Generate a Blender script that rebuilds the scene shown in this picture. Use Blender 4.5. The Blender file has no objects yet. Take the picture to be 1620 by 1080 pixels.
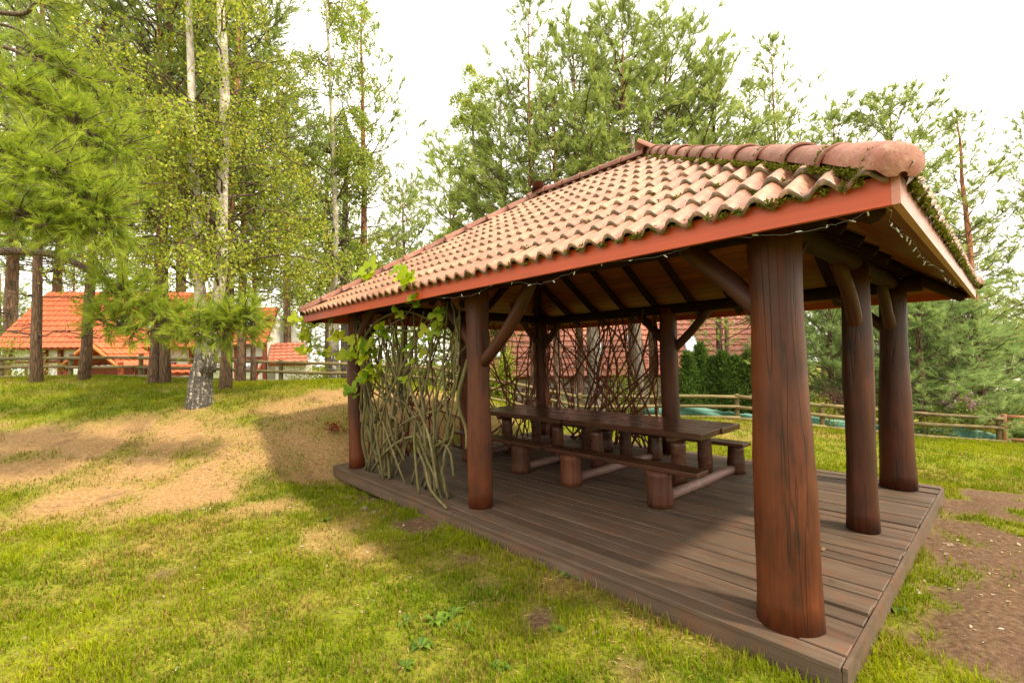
import bpy, bmesh, math, random
import numpy as np
from mathutils import Vector, Matrix

random.seed(7)
sc = bpy.context.scene
COL = sc.collection
RNG = np.random.default_rng(11)

# ------------------------------------------------------------------ camera
CAM = np.array([-2.8985, -0.708, 1.7436])
FW = np.array([0.6771, 0.7349, 0.0378]); R2 = np.array([0.7358, -0.6770, -0.0168]); U2 = np.array([-0.0133, -0.0392, 0.9991])
FPX = 736.0
cd = bpy.data.cameras.new('camera'); cam = bpy.data.objects.new('camera', cd); COL.objects.link(cam)
m = Matrix.Identity(4)
for i in range(3):
    m[i][0] = R2[i]; m[i][1] = U2[i]; m[i][2] = -FW[i]; m[i][3] = CAM[i]
cam.matrix_world = m
cd.sensor_width = 36; cd.lens = FPX / 1620 * 36; cd.clip_start = .05; cd.clip_end = 2000
sc.camera = cam

# ------------------------------------------------------------------ light
SUN_EL, SUN_AZ = math.radians(53), math.radians(165)      # azimuth clockwise from +Y
sdir = Vector((math.sin(SUN_AZ) * math.cos(SUN_EL), math.cos(SUN_AZ) * math.cos(SUN_EL), math.sin(SUN_EL)))
sl = bpy.data.lights.new('sun', 'SUN'); so = bpy.data.objects.new('sun', sl); COL.objects.link(so)
sl.energy = 3.4; sl.angle = math.radians(3.5); sl.color = (1, .87, .66)
so.rotation_euler = (-sdir).to_track_quat('-Z', 'Y').to_euler(); so.location = (0, -20, 30)
w = bpy.data.worlds.new('World'); sc.world = w; w.use_nodes = True
nt = w.node_tree; nt.nodes.clear(); L = nt.links.new
sky = nt.nodes.new('ShaderNodeTexSky'); sky.sky_type = 'NISHITA'; sky.sun_disc = False
sky.sun_elevation = SUN_EL; sky.sun_rotation = SUN_AZ; sky.dust_density = 4; sky.air_density = 1.5
tc = nt.nodes.new('ShaderNodeTexCoord')
nz = nt.nodes.new('ShaderNodeTexNoise'); nz.inputs['Scale'].default_value = 2.6; nz.inputs['Detail'].default_value = 5
L(tc.outputs['Generated'], nz.inputs['Vector'])
rp = nt.nodes.new('ShaderNodeValToRGB'); rp.color_ramp.elements[0].position = .28; rp.color_ramp.elements[1].position = .5
rp.color_ramp.elements[0].color = (.55,) * 3 + (1,); rp.color_ramp.elements[1].color = (1,) * 3 + (1,)
L(nz.outputs['Fac'], rp.inputs['Fac'])
mx = nt.nodes.new('ShaderNodeMix'); mx.data_type = 'RGBA'
L(rp.outputs['Color'], mx.inputs[0]); L(sky.outputs['Color'], mx.inputs[6]); mx.inputs[7].default_value = (15.2, 14.2, 12.6, 1)
bg = nt.nodes.new('ShaderNodeBackground'); bg.inputs['Strength'].default_value = .1
L(mx.outputs[2], bg.inputs['Color'])
ow = nt.nodes.new('ShaderNodeOutputWorld'); L(bg.outputs[0], ow.inputs[0])
sc.view_settings.view_transform = 'Standard'; sc.view_settings.look = 'None'
sc.view_settings.exposure = 1.0; sc.view_settings.gamma = 1; sc.view_settings.use_curve_mapping = False
sc.cycles.max_bounces = 8; sc.cycles.transparent_max_bounces = 8

# ------------------------------------------------------------------ helpers
def ray(x, y): return FW + R2 * (x - 810) / FPX + U2 * (540 - y) / FPX
def at(x, y, d): return CAM + ray(x, y) * d              # d metres in front of where the photographer stood
VIEW_YAW = math.atan2(-.677, .7358)                        # local x = right of view, local y = away
def horiz(r, d):                                            # right / away in metres -> world x, y
    return np.array([CAM[0] + .7358 * r + .677 * d, CAM[1] - .677 * r + .7358 * d])

def hash2(ix, iy, seed):
    h = (ix.astype(np.int64) * 374761393 + iy.astype(np.int64) * 668265263 + seed * 1442695041) & 0x7fffffff
    h = ((h ^ (h >> 13)) * 1274126177) & 0x7fffffff
    return ((h ^ (h >> 16)) & 0xffff) / 65535.
def vnoise(x, y, s, seed=0):
    x = np.asarray(x) / s; y = np.asarray(y) / s
    ix = np.floor(x); iy = np.floor(y); fx = x - ix; fy = y - iy
    fx = fx * fx * (3 - 2 * fx); fy = fy * fy * (3 - 2 * fy)
    ix = ix.astype(int); iy = iy.astype(int)
    a = hash2(ix, iy, seed); b = hash2(ix + 1, iy, seed); c = hash2(ix, iy + 1, seed); d = hash2(ix + 1, iy + 1, seed)
    return (a * (1 - fx) + b * fx) * (1 - fy) + (c * (1 - fx) + d * fx) * fy
def fbm(x, y, s, seed=0, o=4):
    t = 0; a = 1; n = 0
    for k in range(o):
        t = t + a * vnoise(x, y, s / 2 ** k, seed + k * 17); n += a; a *= .55
    return t / n

def mesh_np(name, V, faces, col=None, smooth=False):
    """faces: list of (array of indices n x k)"""
    me = bpy.data.meshes.new(name)
    V = np.asarray(V, np.float32)
    if not isinstance(faces, list): faces = [faces]
    faces = [np.asarray(f, np.int32) for f in faces if len(f)]
    me.vertices.add(len(V)); me.vertices.foreach_set('co', V.ravel())
    nl = sum(f.size for f in faces); nf = sum(len(f) for f in faces)
    me.loops.add(nl); me.polygons.add(nf)
    me.loops.foreach_set('vertex_index', np.concatenate([f.ravel() for f in faces]))
    tot = np.concatenate([np.full(len(f), f.shape[1], np.int32) for f in faces])
    st = np.concatenate([[0], np.cumsum(tot)[:-1]]).astype(np.int32)
    me.polygons.foreach_set('loop_start', st)
    me.polygons.foreach_set('use_smooth', np.full(nf, bool(smooth)))
    me.update(calc_edges=True)
    if col is not None:
        a = me.color_attributes.new('col', 'FLOAT_COLOR', 'POINT')
        c = np.ones((len(V), 4), np.float32); c[:, :3] = col
        a.data.foreach_set('color', c.ravel())
    return me
def obj(name, me, mat=None, parent=None, loc=None, rot=None, kind=None, label=None):
    o = bpy.data.objects.new(name, me); COL.objects.link(o)
    if mat is not None and me is not None and not me.materials: me.materials.append(mat)
    if parent: o.parent = parent
    if loc is not None: o.location = loc
    if rot is not None: o.rotation_euler = rot
    if kind: o['kind'] = kind
    if label: o['label'] = label
    return o
def thing(name, label, cat, loc=(0, 0, 0), rz=0, group=None, me=None, mat=None):
    o = obj(name, me, mat, None, loc, (0, 0, rz))
    o['label'] = label; o['category'] = cat
    if group: o['group'] = group
    return o
def copy_tree(o, parent=None):
    c = o.copy(); COL.objects.link(c); c.parent = parent
    for ch in o.children: copy_tree(ch, c)
    return c

class MB:                                                   # collects verts / faces into ONE mesh
    def __init__(s): s.v = []; s.q = []; s.t = []; s.n = 0
    def add(s, V, Q=None, T=None):
        V = np.asarray(V, float); s.v.append(V)
        if Q is not None and len(Q): s.q.append(np.asarray(Q) + s.n)
        if T is not None and len(T): s.t.append(np.asarray(T) + s.n)
        s.n += len(V)
    def box(s, c, d, R=None):
        c = np.array(c, float); d = np.array(d, float) / 2
        V = np.array([[x, y, z] for z in (-1, 1) for y in (-1, 1) for x in (-1, 1)]) * d
        if R is not None: V = V @ np.array(R).T
        s.add(V + c, [[0, 2, 3, 1], [4, 5, 7, 6], [0, 1, 5, 4], [2, 6, 7, 3], [0, 4, 6, 2], [1, 3, 7, 5]])
    def tube(s, P, r, n=8, cap=True, jit=0, rng=RNG):
        P = np.asarray(P, float); k = len(P); r = np.broadcast_to(np.asarray(r, float), (k,))
        T = np.gradient(P, axis=0); T /= np.linalg.norm(T, axis=1)[:, None] + 1e-9
        ref = np.array([0, 0, 1.]) if abs(T[:, 2]).mean() < .8 else np.array([1., 0, 0])
        A = np.cross(T, ref); A /= np.linalg.norm(A, axis=1)[:, None] + 1e-9
        B = np.cross(T, A); th = np.arange(n) / n * 2 * np.pi
        rr = r[:, None] * (1 + jit * rng.standard_normal((k, n)))
        V = P[:, None, :] + rr[..., None] * (A[:, None, :] * np.cos(th)[None, :, None] + B[:, None, :] * np.sin(th)[None, :, None])
        V = V.reshape(-1, 3); i = np.arange(k - 1)[:, None] * n; j = np.arange(n)[None, :]; j2 = (j + 1) % n
        Q = np.stack([i + j, i + n + j, i + n + j2, i + j2], -1).reshape(-1, 4)
        if cap:
            V = np.vstack([V, P[0], P[-1]]); a, b = k * n, k * n + 1; jj = np.arange(n); j3 = (jj + 1) % n
            T0 = np.stack([np.full(n, a), jj, j3], -1); T1 = np.stack([np.full(n, b), (k - 1) * n + j3, (k - 1) * n + jj], -1)
            s.add(V, Q, np.vstack([T0, T1]))
        else: s.add(V, Q)
    def mesh(s, name, smooth=False, col=None):
        f = []
        if s.q: f.append(np.vstack(s.q))
        if s.t: f.append(np.vstack(s.t))
        return mesh_np(name, np.vstack(s.v), f, col, smooth)

def bezier(pts, n):
    """Catmull-Rom through pts -> n points"""
    P = np.asarray(pts, float)
    if len(P) == 2: return P[0] + (P[1] - P[0]) * np.linspace(0, 1, n)[:, None]
    E = np.vstack([2 * P[0] - P[1], P, 2 * P[-1] - P[-2]]); t = np.linspace(0, len(P) - 1 - 1e-6, n); i = t.astype(int); u = (t - i)[:, None]
    p0, p1, p2, p3 = E[i], E[i + 1], E[i + 2], E[i + 3]
    return .5 * (2 * p1 + (p2 - p0) * u + (2 * p0 - 5 * p1 + 4 * p2 - p3) * u * u + (3 * p1 - p0 - 3 * p2 + p3) * u ** 3)

# ------------------------------------------------------------------ materials
def newmat(name):
    mt = bpy.data.materials.new(name); mt.use_nodes = True; t = mt.node_tree; t.nodes.clear()
    out = t.nodes.new('ShaderNodeOutputMaterial'); b = t.nodes.new('ShaderNodeBsdfPrincipled'); t.links.new(b.outputs[0], out.inputs[0])
    return mt, t, b, out
def N(t, typ, **kw):
    n = t.nodes.new(typ)
    for k, v in kw.items():
        if k.startswith('i_'): n.inputs[k[2:].replace('_', ' ')].default_value = v
        else: setattr(n, k, v)
    return n
def ramp(t, src, stops):
    r = t.nodes.new('ShaderNodeValToRGB'); e = r.color_ramp.elements
    while len(e) < len(stops): e.new(.5)
    for k, (p, c) in enumerate(stops):
        e[k].position = p; e[k].color = (c if len(c) == 4 else (*c, 1))
    t.links.new(src, r.inputs['Fac']); return r.outputs['Color']
def mixc(t, f, a, b, mode='MIX'):
    n = t.nodes.new('ShaderNodeMix'); n.data_type = 'RGBA'; n.blend_type = mode
    for s, v in ((0, f), (6, a), (7, b)):
        if hasattr(v, 'links'): t.links.new(v, n.inputs[s])
        elif s == 0: n.inputs[0].default_value = v
        else: n.inputs[s].default_value = (*v, 1) if len(v) == 3 else v
    return n.outputs[2]
def noise(t, vec, scale, detail=4, rough=.6, dist=0):
    n = N(t, 'ShaderNodeTexNoise', i_Scale=scale, i_Detail=detail, i_Roughness=rough, i_Distortion=dist)
    if vec is not None: t.links.new(vec, n.inputs['Vector'])
    return n.outputs['Fac']
def mapping(t, vec, scale, rnd=True):
    mp = t.nodes.new('ShaderNodeMapping'); mp.inputs['Scale'].default_value = scale; t.links.new(vec, mp.inputs['Vector'])
    if rnd:
        oi = t.nodes.new('ShaderNodeObjectInfo'); mu = N(t, 'ShaderNodeMath', operation='MULTIPLY'); mu.inputs[1].default_value = 37.
        t.links.new(oi.outputs['Random'], mu.inputs[0]); cb = t.nodes.new('ShaderNodeCombineXYZ')
        for k in range(3): t.links.new(mu.outputs[0], cb.inputs[k])
        t.links.new(cb.outputs[0], mp.inputs['Location'])
    return mp.outputs[0]
def objrand(t, lo, hi):
    oi = t.nodes.new('ShaderNodeObjectInfo'); mr = t.nodes.new('ShaderNodeMapRange')
    mr.inputs['To Min'].default_value = lo; mr.inputs['To Max'].default_value = hi; t.links.new(oi.outputs['Random'], mr.inputs['Value'])
    return mr.outputs[0]
def hsv(t, colr, val, sat=1.):
    h = t.nodes.new('ShaderNodeHueSaturation'); h.inputs['Saturation'].default_value = sat
    if hasattr(val, 'links'): t.links.new(val, h.inputs['Value'])
    else: h.inputs['Value'].default_value = val
    t.links.new(colr, h.inputs['Color']); return h.outputs[0]
def bump(t, b, h, strength=.4, dist=.01):
    n = N(t, 'ShaderNodeBump', i_Strength=strength, i_Distance=dist); t.links.new(h, n.inputs['Height']); t.links.new(n.outputs[0], b.inputs['Normal'])

def wood(name, c1, c2, c3, axis, rough=.6, vr=(.8, 1.2), cracks=True, fine=1., bmp=.35, worn=None, knots=False, st=(14, .9), spec=.3):
    mt, t, b, _ = newmat(name); co = t.nodes.new('ShaderNodeTexCoord').outputs['Object']
    s = [st[0] * fine] * 3; s[axis] = st[1] * fine; v = mapping(t, co, s)
    n1 = noise(t, v, 1, 6, .65, .6); s2 = [60 * fine] * 3; s2[axis] = 2.; n2 = noise(t, mapping(t, co, s2), 1, 3)
    n3 = noise(t, mapping(t, co, [2.2] * 3), 1, 3)
    c = ramp(t, n1, [(.25, c1), (.5, c2), (.75, c3)])
    c = mixc(t, .35, c, ramp(t, n2, [(.3, c1), (.7, c3)]))
    c = mixc(t, ramp(t, n3, [(.35, (0, 0, 0)), (.7, (.55, .55, .55))]), c, c1)
    if worn is not None:
        n5 = noise(t, mapping(t, co, [5., 5., 3.]), 1, 5, .7); c = mixc(t, ramp(t, n5, [(.5, (0, 0, 0)), (.68, (.8, .8, .8))]), c, worn)
    h = n2
    if cracks:
        s4 = [9.] * 3; s4[axis] = .35; n4 = noise(t, mapping(t, co, s4), 1, 2, .5)
        k = ramp(t, n4, [(.490, (1, 1, 1)), (.498, (0, 0, 0)), (.502, (0, 0, 0)), (.510, (1, 1, 1))])
        c = mixc(t, k, mixc(t, .75, c, (.012, .006, .004)), c)
        h = mixc(t, .6, n2, k)
    if knots:
        vo = N(t, 'ShaderNodeTexVoronoi', i_Scale=1.); kv = mapping(t, co, (4.2, 4.2, 2.2)); t.links.new(mixc(t, .12, kv, N(t, 'ShaderNodeTexNoise', i_Scale=6.).outputs['Color']), vo.inputs['Vector'])
        kk = ramp(t, vo.outputs['Distance'], [(.05, (1, 1, 1)), (.11, (.5, .5, .5)), (.2, (0, 0, 0))]); c = mixc(t, kk, c, (.012, .005, .003))
        n6 = noise(t, mapping(t, co, [1.6, 1.6, .9]), 1, 4, .6); c = mixc(t, ramp(t, n6, [(.42, (0, 0, 0)), (.66, (.7, .7, .7))]), c, c3)
    c = hsv(t, c, objrand(t, *vr))
    t.links.new(c, b.inputs['Base Color']); b.inputs['Specular IOR Level'].default_value = spec
    t.links.new(ramp(t, n1, [(.2, (rough - .1,) * 3), (.8, (rough + .12,) * 3)]), b.inputs['Roughness'])
    bump(t, b, h, bmp, .006); return mt

M_post = wood('stained_log', (.013, .0035, .0014), (.042, .010, .0032), (.135, .032, .0065), 2, .5, bmp=.9, knots=True, st=(9, 1.5))
M_beam = wood('dark_log', (.030, .012, .007), (.060, .022, .011), (.10, .036, .017), 1, .6)
M_deck = wood('deck_wood', (.055, .036, .024), (.098, .066, .044), (.15, .104, .072), 1, .55, (.75, 1.2), False, 1.2, .35, (.12, .055, .032))
M_table = wood('table_wood', (.036, .012, .006), (.078, .027, .0135), (.13, .048, .024), 1, .28, (.85, 1.15), True, 1., .2)
M_stump = wood('stump_wood', (.035, .011, .005), (.09, .027, .011), (.19, .06, .022), 2, .55)
M_log = wood('worn_log', (.09, .048, .036), (.17, .098, .075), (.28, .17, .14), 0, .5)
M_ceil = wood('ceiling_wood', (.13, .031, .006), (.24, .060, .011), (.35, .10, .019), 1, .5, (.75, 1.15), False)
M_ceilx = wood('ceiling_wood_cross', (.13, .031, .006), (.24, .060, .011), (.35, .10, .019), 0, .5, (.75, 1.15), False)
M_rail = wood('fence_wood', (.09, .065, .025), (.19, .14, .06), (.31, .23, .11), 0, .8, (.8, 1.2), True, 1., .4, (.13, .14, .04))
M_stick = wood('lichen_branch', (.055, .040, .015), (.13, .105, .04), (.27, .23, .11), 2, .85, (.75, 1.2), False, 1., .5, (.09, .105, .02))
M_stickd = wood('dark_branch', (.075, .022, .012), (.165, .048, .024), (.25, .085, .04), 2, .7, (.7, 1.2), False)
M_timber = wood('house_timber', (.14, .03, .012), (.22, .05, .018), (.30, .08, .03), 2, .6, (.9, 1.1), False)

def paint(name, c, rough, worn, wf=(.55, .75), sc_=4., axis=1):
    mt, t, b, _ = newmat(name); co = t.nodes.new('ShaderNodeTexCoord').outputs['Object']
    s = [sc_] * 3; s[axis] = sc_ * .25; n1 = noise(t, mapping(t, co, s), 1, 6, .7)
    s = [40.] * 3; s[axis] = 1.5; n2 = noise(t, mapping(t, co, s), 1, 3)
    cc = mixc(t, ramp(t, n1, [(wf[0], (0, 0, 0)), (wf[1], (.9, .9, .9))]), c, worn)
    cc = mixc(t, ramp(t, n2, [(.35, (.25, .25, .25)), (.6, (0, 0, 0))]), cc, tuple(x * .5 for x in c))
    t.links.new(cc, b.inputs['Base Color']); b.inputs['Roughness'].default_value = rough; bump(t, b, n2, .15, .003); return mt
M_fascia = paint('orange_fascia', (.42, .055, .006), .5, (.30, .040, .010), (.5, .85), 3.)
M_fasciae = paint('bleached_fascia', (.42, .16, .10), .42, (.52, .27, .22), (.42, .64), 6., 0)
M_plaster = paint('white_plaster', (.74, .71, .66), .9, (.6, .56, .5))
M_glass, _t, _b, _ = newmat('skylight_glass'); _b.inputs['Base Color'].default_value = (.8, .86, .92, 1); _b.inputs['Roughness'].default_value = .06; _b.inputs['Metallic'].default_value = .75
M_metal, _t, _b, _ = newmat('grey_metal'); _b.inputs['Base Color'].default_value = (.3, .3, .31, 1); _b.inputs['Roughness'].default_value = .4; _b.inputs['Metallic'].default_value = .6

def tilemat(name, c0, c1, c2, lichen, rough=.5, lf=(.5, .72), relief_shade=False):
    mt, t, b, _ = newmat(name); g = t.nodes.new('ShaderNodeNewGeometry').outputs['Position']
    n1 = noise(t, g, 5, 6, .7); n2 = noise(t, g, 60, 3); n3 = noise(t, g, 1.1, 3)
    c = ramp(t, n1, [(.3, c0), (.52, c1), (.72, c2)])
    c = mixc(t, ramp(t, noise(t, g, 17, 6, .75), [(lf[0], (0, 0, 0)), (lf[1], (.75, .75, .75))]), c, lichen)
    c = mixc(t, ramp(t, n2, [(.32, (.5, .5, .5)), (.45, (0, 0, 0))]), c, (.07, .03, .02))
    c = mixc(t, ramp(t, n3, [(.45, (0, 0, 0)), (.65, (.5, .5, .5))]), c, c1)
    if relief_shade:  # highlight and shade of the wave relief painted into the colour
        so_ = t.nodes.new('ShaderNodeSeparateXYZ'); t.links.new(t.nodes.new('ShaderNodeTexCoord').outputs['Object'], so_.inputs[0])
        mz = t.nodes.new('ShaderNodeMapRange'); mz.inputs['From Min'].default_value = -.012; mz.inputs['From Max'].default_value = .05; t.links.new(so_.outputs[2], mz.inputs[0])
        c = mixc(t, ramp(t, mz.outputs[0], [(.15, (.85, .85, .85)), (.75, (0, 0, 0))]), c, mixc(t, .55, c0, c, 'MIX'))  # painted shade: troughs pulled towards the darkest clay tone
        c = mixc(t, ramp(t, mz.outputs[0], [(.6, (0, 0, 0)), (1., (.38, .38, .38))]), c, lichen)  # painted highlight: crests lightened with the lichen colour
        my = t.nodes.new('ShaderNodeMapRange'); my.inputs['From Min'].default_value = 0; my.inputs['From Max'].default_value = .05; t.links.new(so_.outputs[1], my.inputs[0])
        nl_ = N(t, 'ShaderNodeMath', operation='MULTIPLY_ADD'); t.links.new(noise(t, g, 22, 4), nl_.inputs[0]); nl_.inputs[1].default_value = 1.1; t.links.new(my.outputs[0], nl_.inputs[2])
        c = mixc(t, ramp(t, nl_.outputs[0], [(.50, (.85, .85, .85)), (.72, (0, 0, 0))]), c, (.07, .055, .02))  # mossy lip stain that also paints the shade line between rows
    c = hsv(t, c, objrand(t, .74, 1.16)); t.links.new(c, b.inputs['Base Color']); b.inputs['Roughness'].default_value = rough; b.inputs['Specular IOR Level'].default_value = .45
    bump(t, b, n2, .25, .004); return mt
M_tile = tilemat('weathered_shaded_clay_tile', (.15, .042, .018), (.235, .080, .036), (.31, .135, .07), (.44, .275, .18), .42, (.48, .70), True)
M_ridge = tilemat('weathered_ridge_tile', (.15, .048, .029), (.225, .084, .053), (.30, .14, .095), (.38, .25, .18), .7)
M_htile = tilemat('house_roof_tile', (.38, .075, .026), (.46, .105, .04), (.53, .15, .065), (.45, .19, .1), .5, (.6, .8))
M_htile2 = tilemat('pale_roof_tile', (.40, .12, .07), (.50, .17, .10), (.56, .23, .14), (.5, .28, .2), .5, (.55, .8))

def leafmat(name, trans=.35, rough=.55, spec=.25):
    mt, t, b, out = newmat(name); a = N(t, 'ShaderNodeVertexColor', layer_name='col').outputs['Color']
    c = hsv(t, a, objrand(t, .88, 1.12)); t.links.new(c, b.inputs['Base Color']); b.inputs['Roughness'].default_value = rough
    b.inputs['Specular IOR Level'].default_value = spec
    tr = t.nodes.new('ShaderNodeBsdfTranslucent'); t.links.new(hsv(t, c, 1.2, 1.05), tr.inputs['Color'])
    ms = t.nodes.new('ShaderNodeMixShader'); ms.inputs[0].default_value = trans
    t.links.new(b.outputs[0], ms.inputs[1]); t.links.new(tr.outputs[0], ms.inputs[2]); t.links.new(ms.outputs[0], out.inputs[0]); return mt
M_leaf = leafmat('leaf', .45); M_needle = leafmat('needle', .45); M_grass = leafmat('grass_blade', .4, .7, .04); M_litter = leafmat('dry_leaf', .15, .8, .1)
M_moss = leafmat('moss', .1, .95, .05)

def barkmat(name, c0, c1, c2, sx=9., sz=2.2, upper=None, zr=(2.5, 5.)):
    mt, t, b, _ = newmat(name); co = t.nodes.new('ShaderNodeTexCoord').outputs['Object']
    v = mapping(t, co, (sx, sx, sz)); vo = N(t, 'ShaderNodeTexVoronoi', i_Scale=1.6); vo.feature = 'DISTANCE_TO_EDGE'
    mx2 = mixc(t, .12, v, noise(t, v, 3, 4)); t.links.new(mx2, vo.inputs['Vector'])
    n = noise(t, v, 2.5, 6, .7)
    c = ramp(t, n, [(.3, c0), (.5, c1), (.7, c2)])
    if upper:
        sp = t.nodes.new('ShaderNodeSeparateXYZ'); t.links.new(co, sp.inputs[0]); mr = t.nodes.new('ShaderNodeMapRange')
        mr.inputs['From Min'].default_value = zr[0]; mr.inputs['From Max'].default_value = zr[1]; t.links.new(sp.outputs[2], mr.inputs[0])
        c = mixc(t, mr.outputs[0], c, ramp(t, n, [(.3, upper[0]), (.7, upper[1])]))
    k = ramp(t, vo.outputs['Distance'], [(0, (0, 0, 0)), (.14, (1, 1, 1))])
    c = mixc(t, k, mixc(t, .7, c, (.02, .015, .012)), c)
    t.links.new(c, b.inputs['Base Color']); b.inputs['Roughness'].default_value = .9; bump(t, b, mixc(t, .5, k, n), .8, .03); return mt
M_pbark = barkmat('pine_bark', (.085, .048, .027), (.155, .088, .05), (.24, .145, .085), 9, 2.2, ((.26, .10, .04), (.40, .17, .075)), (3.2, 6.5))
M_gbark = barkmat('grey_bark', (.10, .08, .06), (.18, .145, .11), (.27, .22, .17), 8, 2.)
M_twig = barkmat('twig_bark', (.07, .045, .03), (.13, .085, .055), (.2, .14, .1), 20, 4)
def birchmat():
    mt, t, b, _ = newmat('birch_bark'); co = t.nodes.new('ShaderNodeTexCoord').outputs['Object']
    sp = t.nodes.new('ShaderNodeSeparateXYZ'); t.links.new(co, sp.inputs[0])
    n1 = noise(t, mapping(t, co, (4, 4, 26), False), 1, 5, .7); n2 = noise(t, mapping(t, co, (5, 5, 4), False), 1, 5, .7)
    fz = noise(t, mapping(t, co, (11, 11, 3.2), False), 1, 5, .62, .8); fz2 = noise(t, mapping(t, co, (5, 5, 9), False), 1, 4, .6, .5)
    k1 = ramp(t, fz, [(.40, (1, 1, 1)), (.475, (.1, .1, .1)), (.52, (.1, .1, .1)), (.60, (1, 1, 1))]); k2 = ramp(t, fz2, [(.42, (1, 1, 1)), (.49, (.2, .2, .2)), (.51, (.2, .2, .2)), (.58, (1, 1, 1))])
    k = mixc(t, 1., k1, k2, 'MULTIPLY')
    white = ramp(t, n2, [(.35, (.42, .35, .28)), (.6, (.66, .60, .53))])
    white = mixc(t, ramp(t, n1, [(.33, (1, 1, 1)), (.41, (0, 0, 0))]), white, (.055, .045, .04))
    n4 = noise(t, mapping(t, co, (2.5, 2.5, 1.6), False), 1, 4)
    white = mixc(t, ramp(t, n4, [(.63, (0, 0, 0)), (.7, (.9, .9, .9))]), white, (.05, .04, .035))
    base = mixc(t, k, (.03, .024, .02), ramp(t, n2, [(.3, (.34, .29, .24)), (.65, (.62, .56, .48))]))
    mr = t.nodes.new('ShaderNodeMapRange'); mr.inputs['From Min'].default_value = .9; mr.inputs['From Max'].default_value = 1.6; t.links.new(sp.outputs[2], mr.inputs[0])
    c = mixc(t, mr.outputs[0], base, white); t.links.new(c, b.inputs['Base Color']); b.inputs['Roughness'].default_value = .8
    bump(t, b, mixc(t, mr.outputs[0], k, n1), .9, .03); return mt
M_birch = birchmat()

# ------------------------------------------------------------------ terrain
CTRL = [(x, y, 0.) for x, y in ((-.6, -.6), (-.6, 1.5), (-.6, 3.5), (-.5, 5.2), (-.2, 6.75), (2.3, 6.8), (4.9, 6.8), (5, 4), (5.2, 1.5), (5, -.6), (2, -1), (2.3, 3), (-2.9, -.7), (-3.5, -3), (3, -4), (-2.3, 2.2), (-2.6, 1.2), (-4.5, 1.2), (-1.6, 3.6), (-1.2, -2))]
PIXC = [(0, 800, 5.4), (0, 700, 7.3), (0, 640, 9), (60, 603, 10.6), (0, 600, 13), (-250, 600, 13), (315, 640, 8.6), (133, 600, 11), (250, 606, 11), (357, 615, 10.3), (540, 608, 13), (430, 640, 8.8),
        (430, 700, 7.4), (450, 768, 6.3), (250, 770, 6.1), (250, 700, 7.3), (520, 690, 7.9), (640, 640, 9.5), (700, 650, 10), (800, 640, 12), (1090, 660, 12), (1300, 677, 11.6), (1560, 698, 11.3), (1750, 710, 11),
        (1500, 765, 6.5), (1650, 880, 4.0)]
C3 = list(CTRL)
for px, py, d in PIXC: C3.append(tuple(at(px, py, d)))
for r, d, z in ((-30, 17, .5), (-12, 17, .7), (-30, 23, .15), (-15, 23, .1), (0, 17, -.9), (0, 23, -1.4), (10, 18, -1.3), (20, 20, -1.6), (-10, 35, -.8), (20, 38, -2), (-35, 38, -.6), (-14, 1, .6), (14, 3, -.4), (-8, -8, .1), (8, -8, -.2), (20, -3, -.6), (-22, -3, .8)):
    C3.append((*horiz(r, d), z))
C3 = np.array(C3)
def tphi(r2): return .5 * r2 * np.log(r2 + 1e-9)
_n = len(C3); _A = np.zeros((_n + 3, _n + 3))
_d = ((C3[:, None, :2] - C3[None, :, :2]) ** 2).sum(-1); _A[:_n, :_n] = tphi(_d) + np.eye(_n) * .05
_A[:_n, _n] = 1; _A[:_n, _n + 1:] = C3[:, :2]; _A[_n, :_n] = 1; _A[_n + 1:, :_n] = C3[:, :2].T
_W = np.linalg.solve(_A, np.concatenate([C3[:, 2], [0, 0, 0]]))
def H(x, y):
    x = np.atleast_1d(np.asarray(x, float)); y = np.atleast_1d(np.asarray(y, float))
    cx, cy = horiz(0, 12); dx = x - cx; dy = y - cy; rr = np.hypot(dx, dy); s = np.where(rr > 30, 30 / np.maximum(rr, 1e-6), 1.)
    x0 = cx + dx * s; y0 = cy + dy * s; h = np.zeros(len(x0))
    for a in range(0, len(x0), 20000):
        q = slice(a, a + 20000); d2 = (x0[q, None] - C3[None, :, 0]) ** 2 + (y0[q, None] - C3[None, :, 1]) ** 2
        h[q] = tphi(d2) @ _W[:_n] + _W[_n] + _W[_n + 1] * x0[q] + _W[_n + 2] * y0[q]
    h += (fbm(x, y, .9, 3) - .5) * .06 * np.clip(rr, 0, 1)
    ins = (x > -.35) & (x < 4.95) & (y > -.35) & (y < 6.9)
    h = np.where(ins, np.minimum(h, -.02), h)
    return h
def H1(x, y): return float(H(x, y)[0])
def gnd(px, py):
    r = ray(px, py); d = np.arange(1.2, 60, .04); P = CAM + r * d[:, None]; h = H(P[:, 0], P[:, 1]); k = np.argmax(P[:, 2] < h)
    return P[k, :2]

def axis(fine0, fine1, step, far0, far1):
    a = list(np.arange(fine0, fine1 + 1e-6, step)); s = step
    while a[-1] < far1: s *= 1.25; a.append(a[-1] + s)
    s = step
    while a[0] > far0: s *= 1.25; a.insert(0, a[0] - s)
    return np.array(a)
gx = axis(-9, 12, .1, -260, 260); gy = axis(-2, 15, .1, -260, 260)
GX, GY = np.meshgrid(gx, gy); GZ = H(GX.ravel(), GY.ravel())
V = np.stack([GX.ravel(), GY.ravel(), GZ], -1); nx, ny = len(gx), len(gy)
ii = (np.arange(ny - 1)[:, None] * nx + np.arange(nx - 1)[None, :]).ravel(); Q = np.stack([ii, ii + 1, ii + nx + 1, ii + nx], -1)
def blobs(x, y, lst):
    o = np.zeros(len(x))
    for (px, py, r, k) in lst:
        p = gnd(px, py); o = np.maximum(o, k * np.exp(-((x - p[0]) ** 2 + (y - p[1]) ** 2) / (r * r)))
    return o
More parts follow.
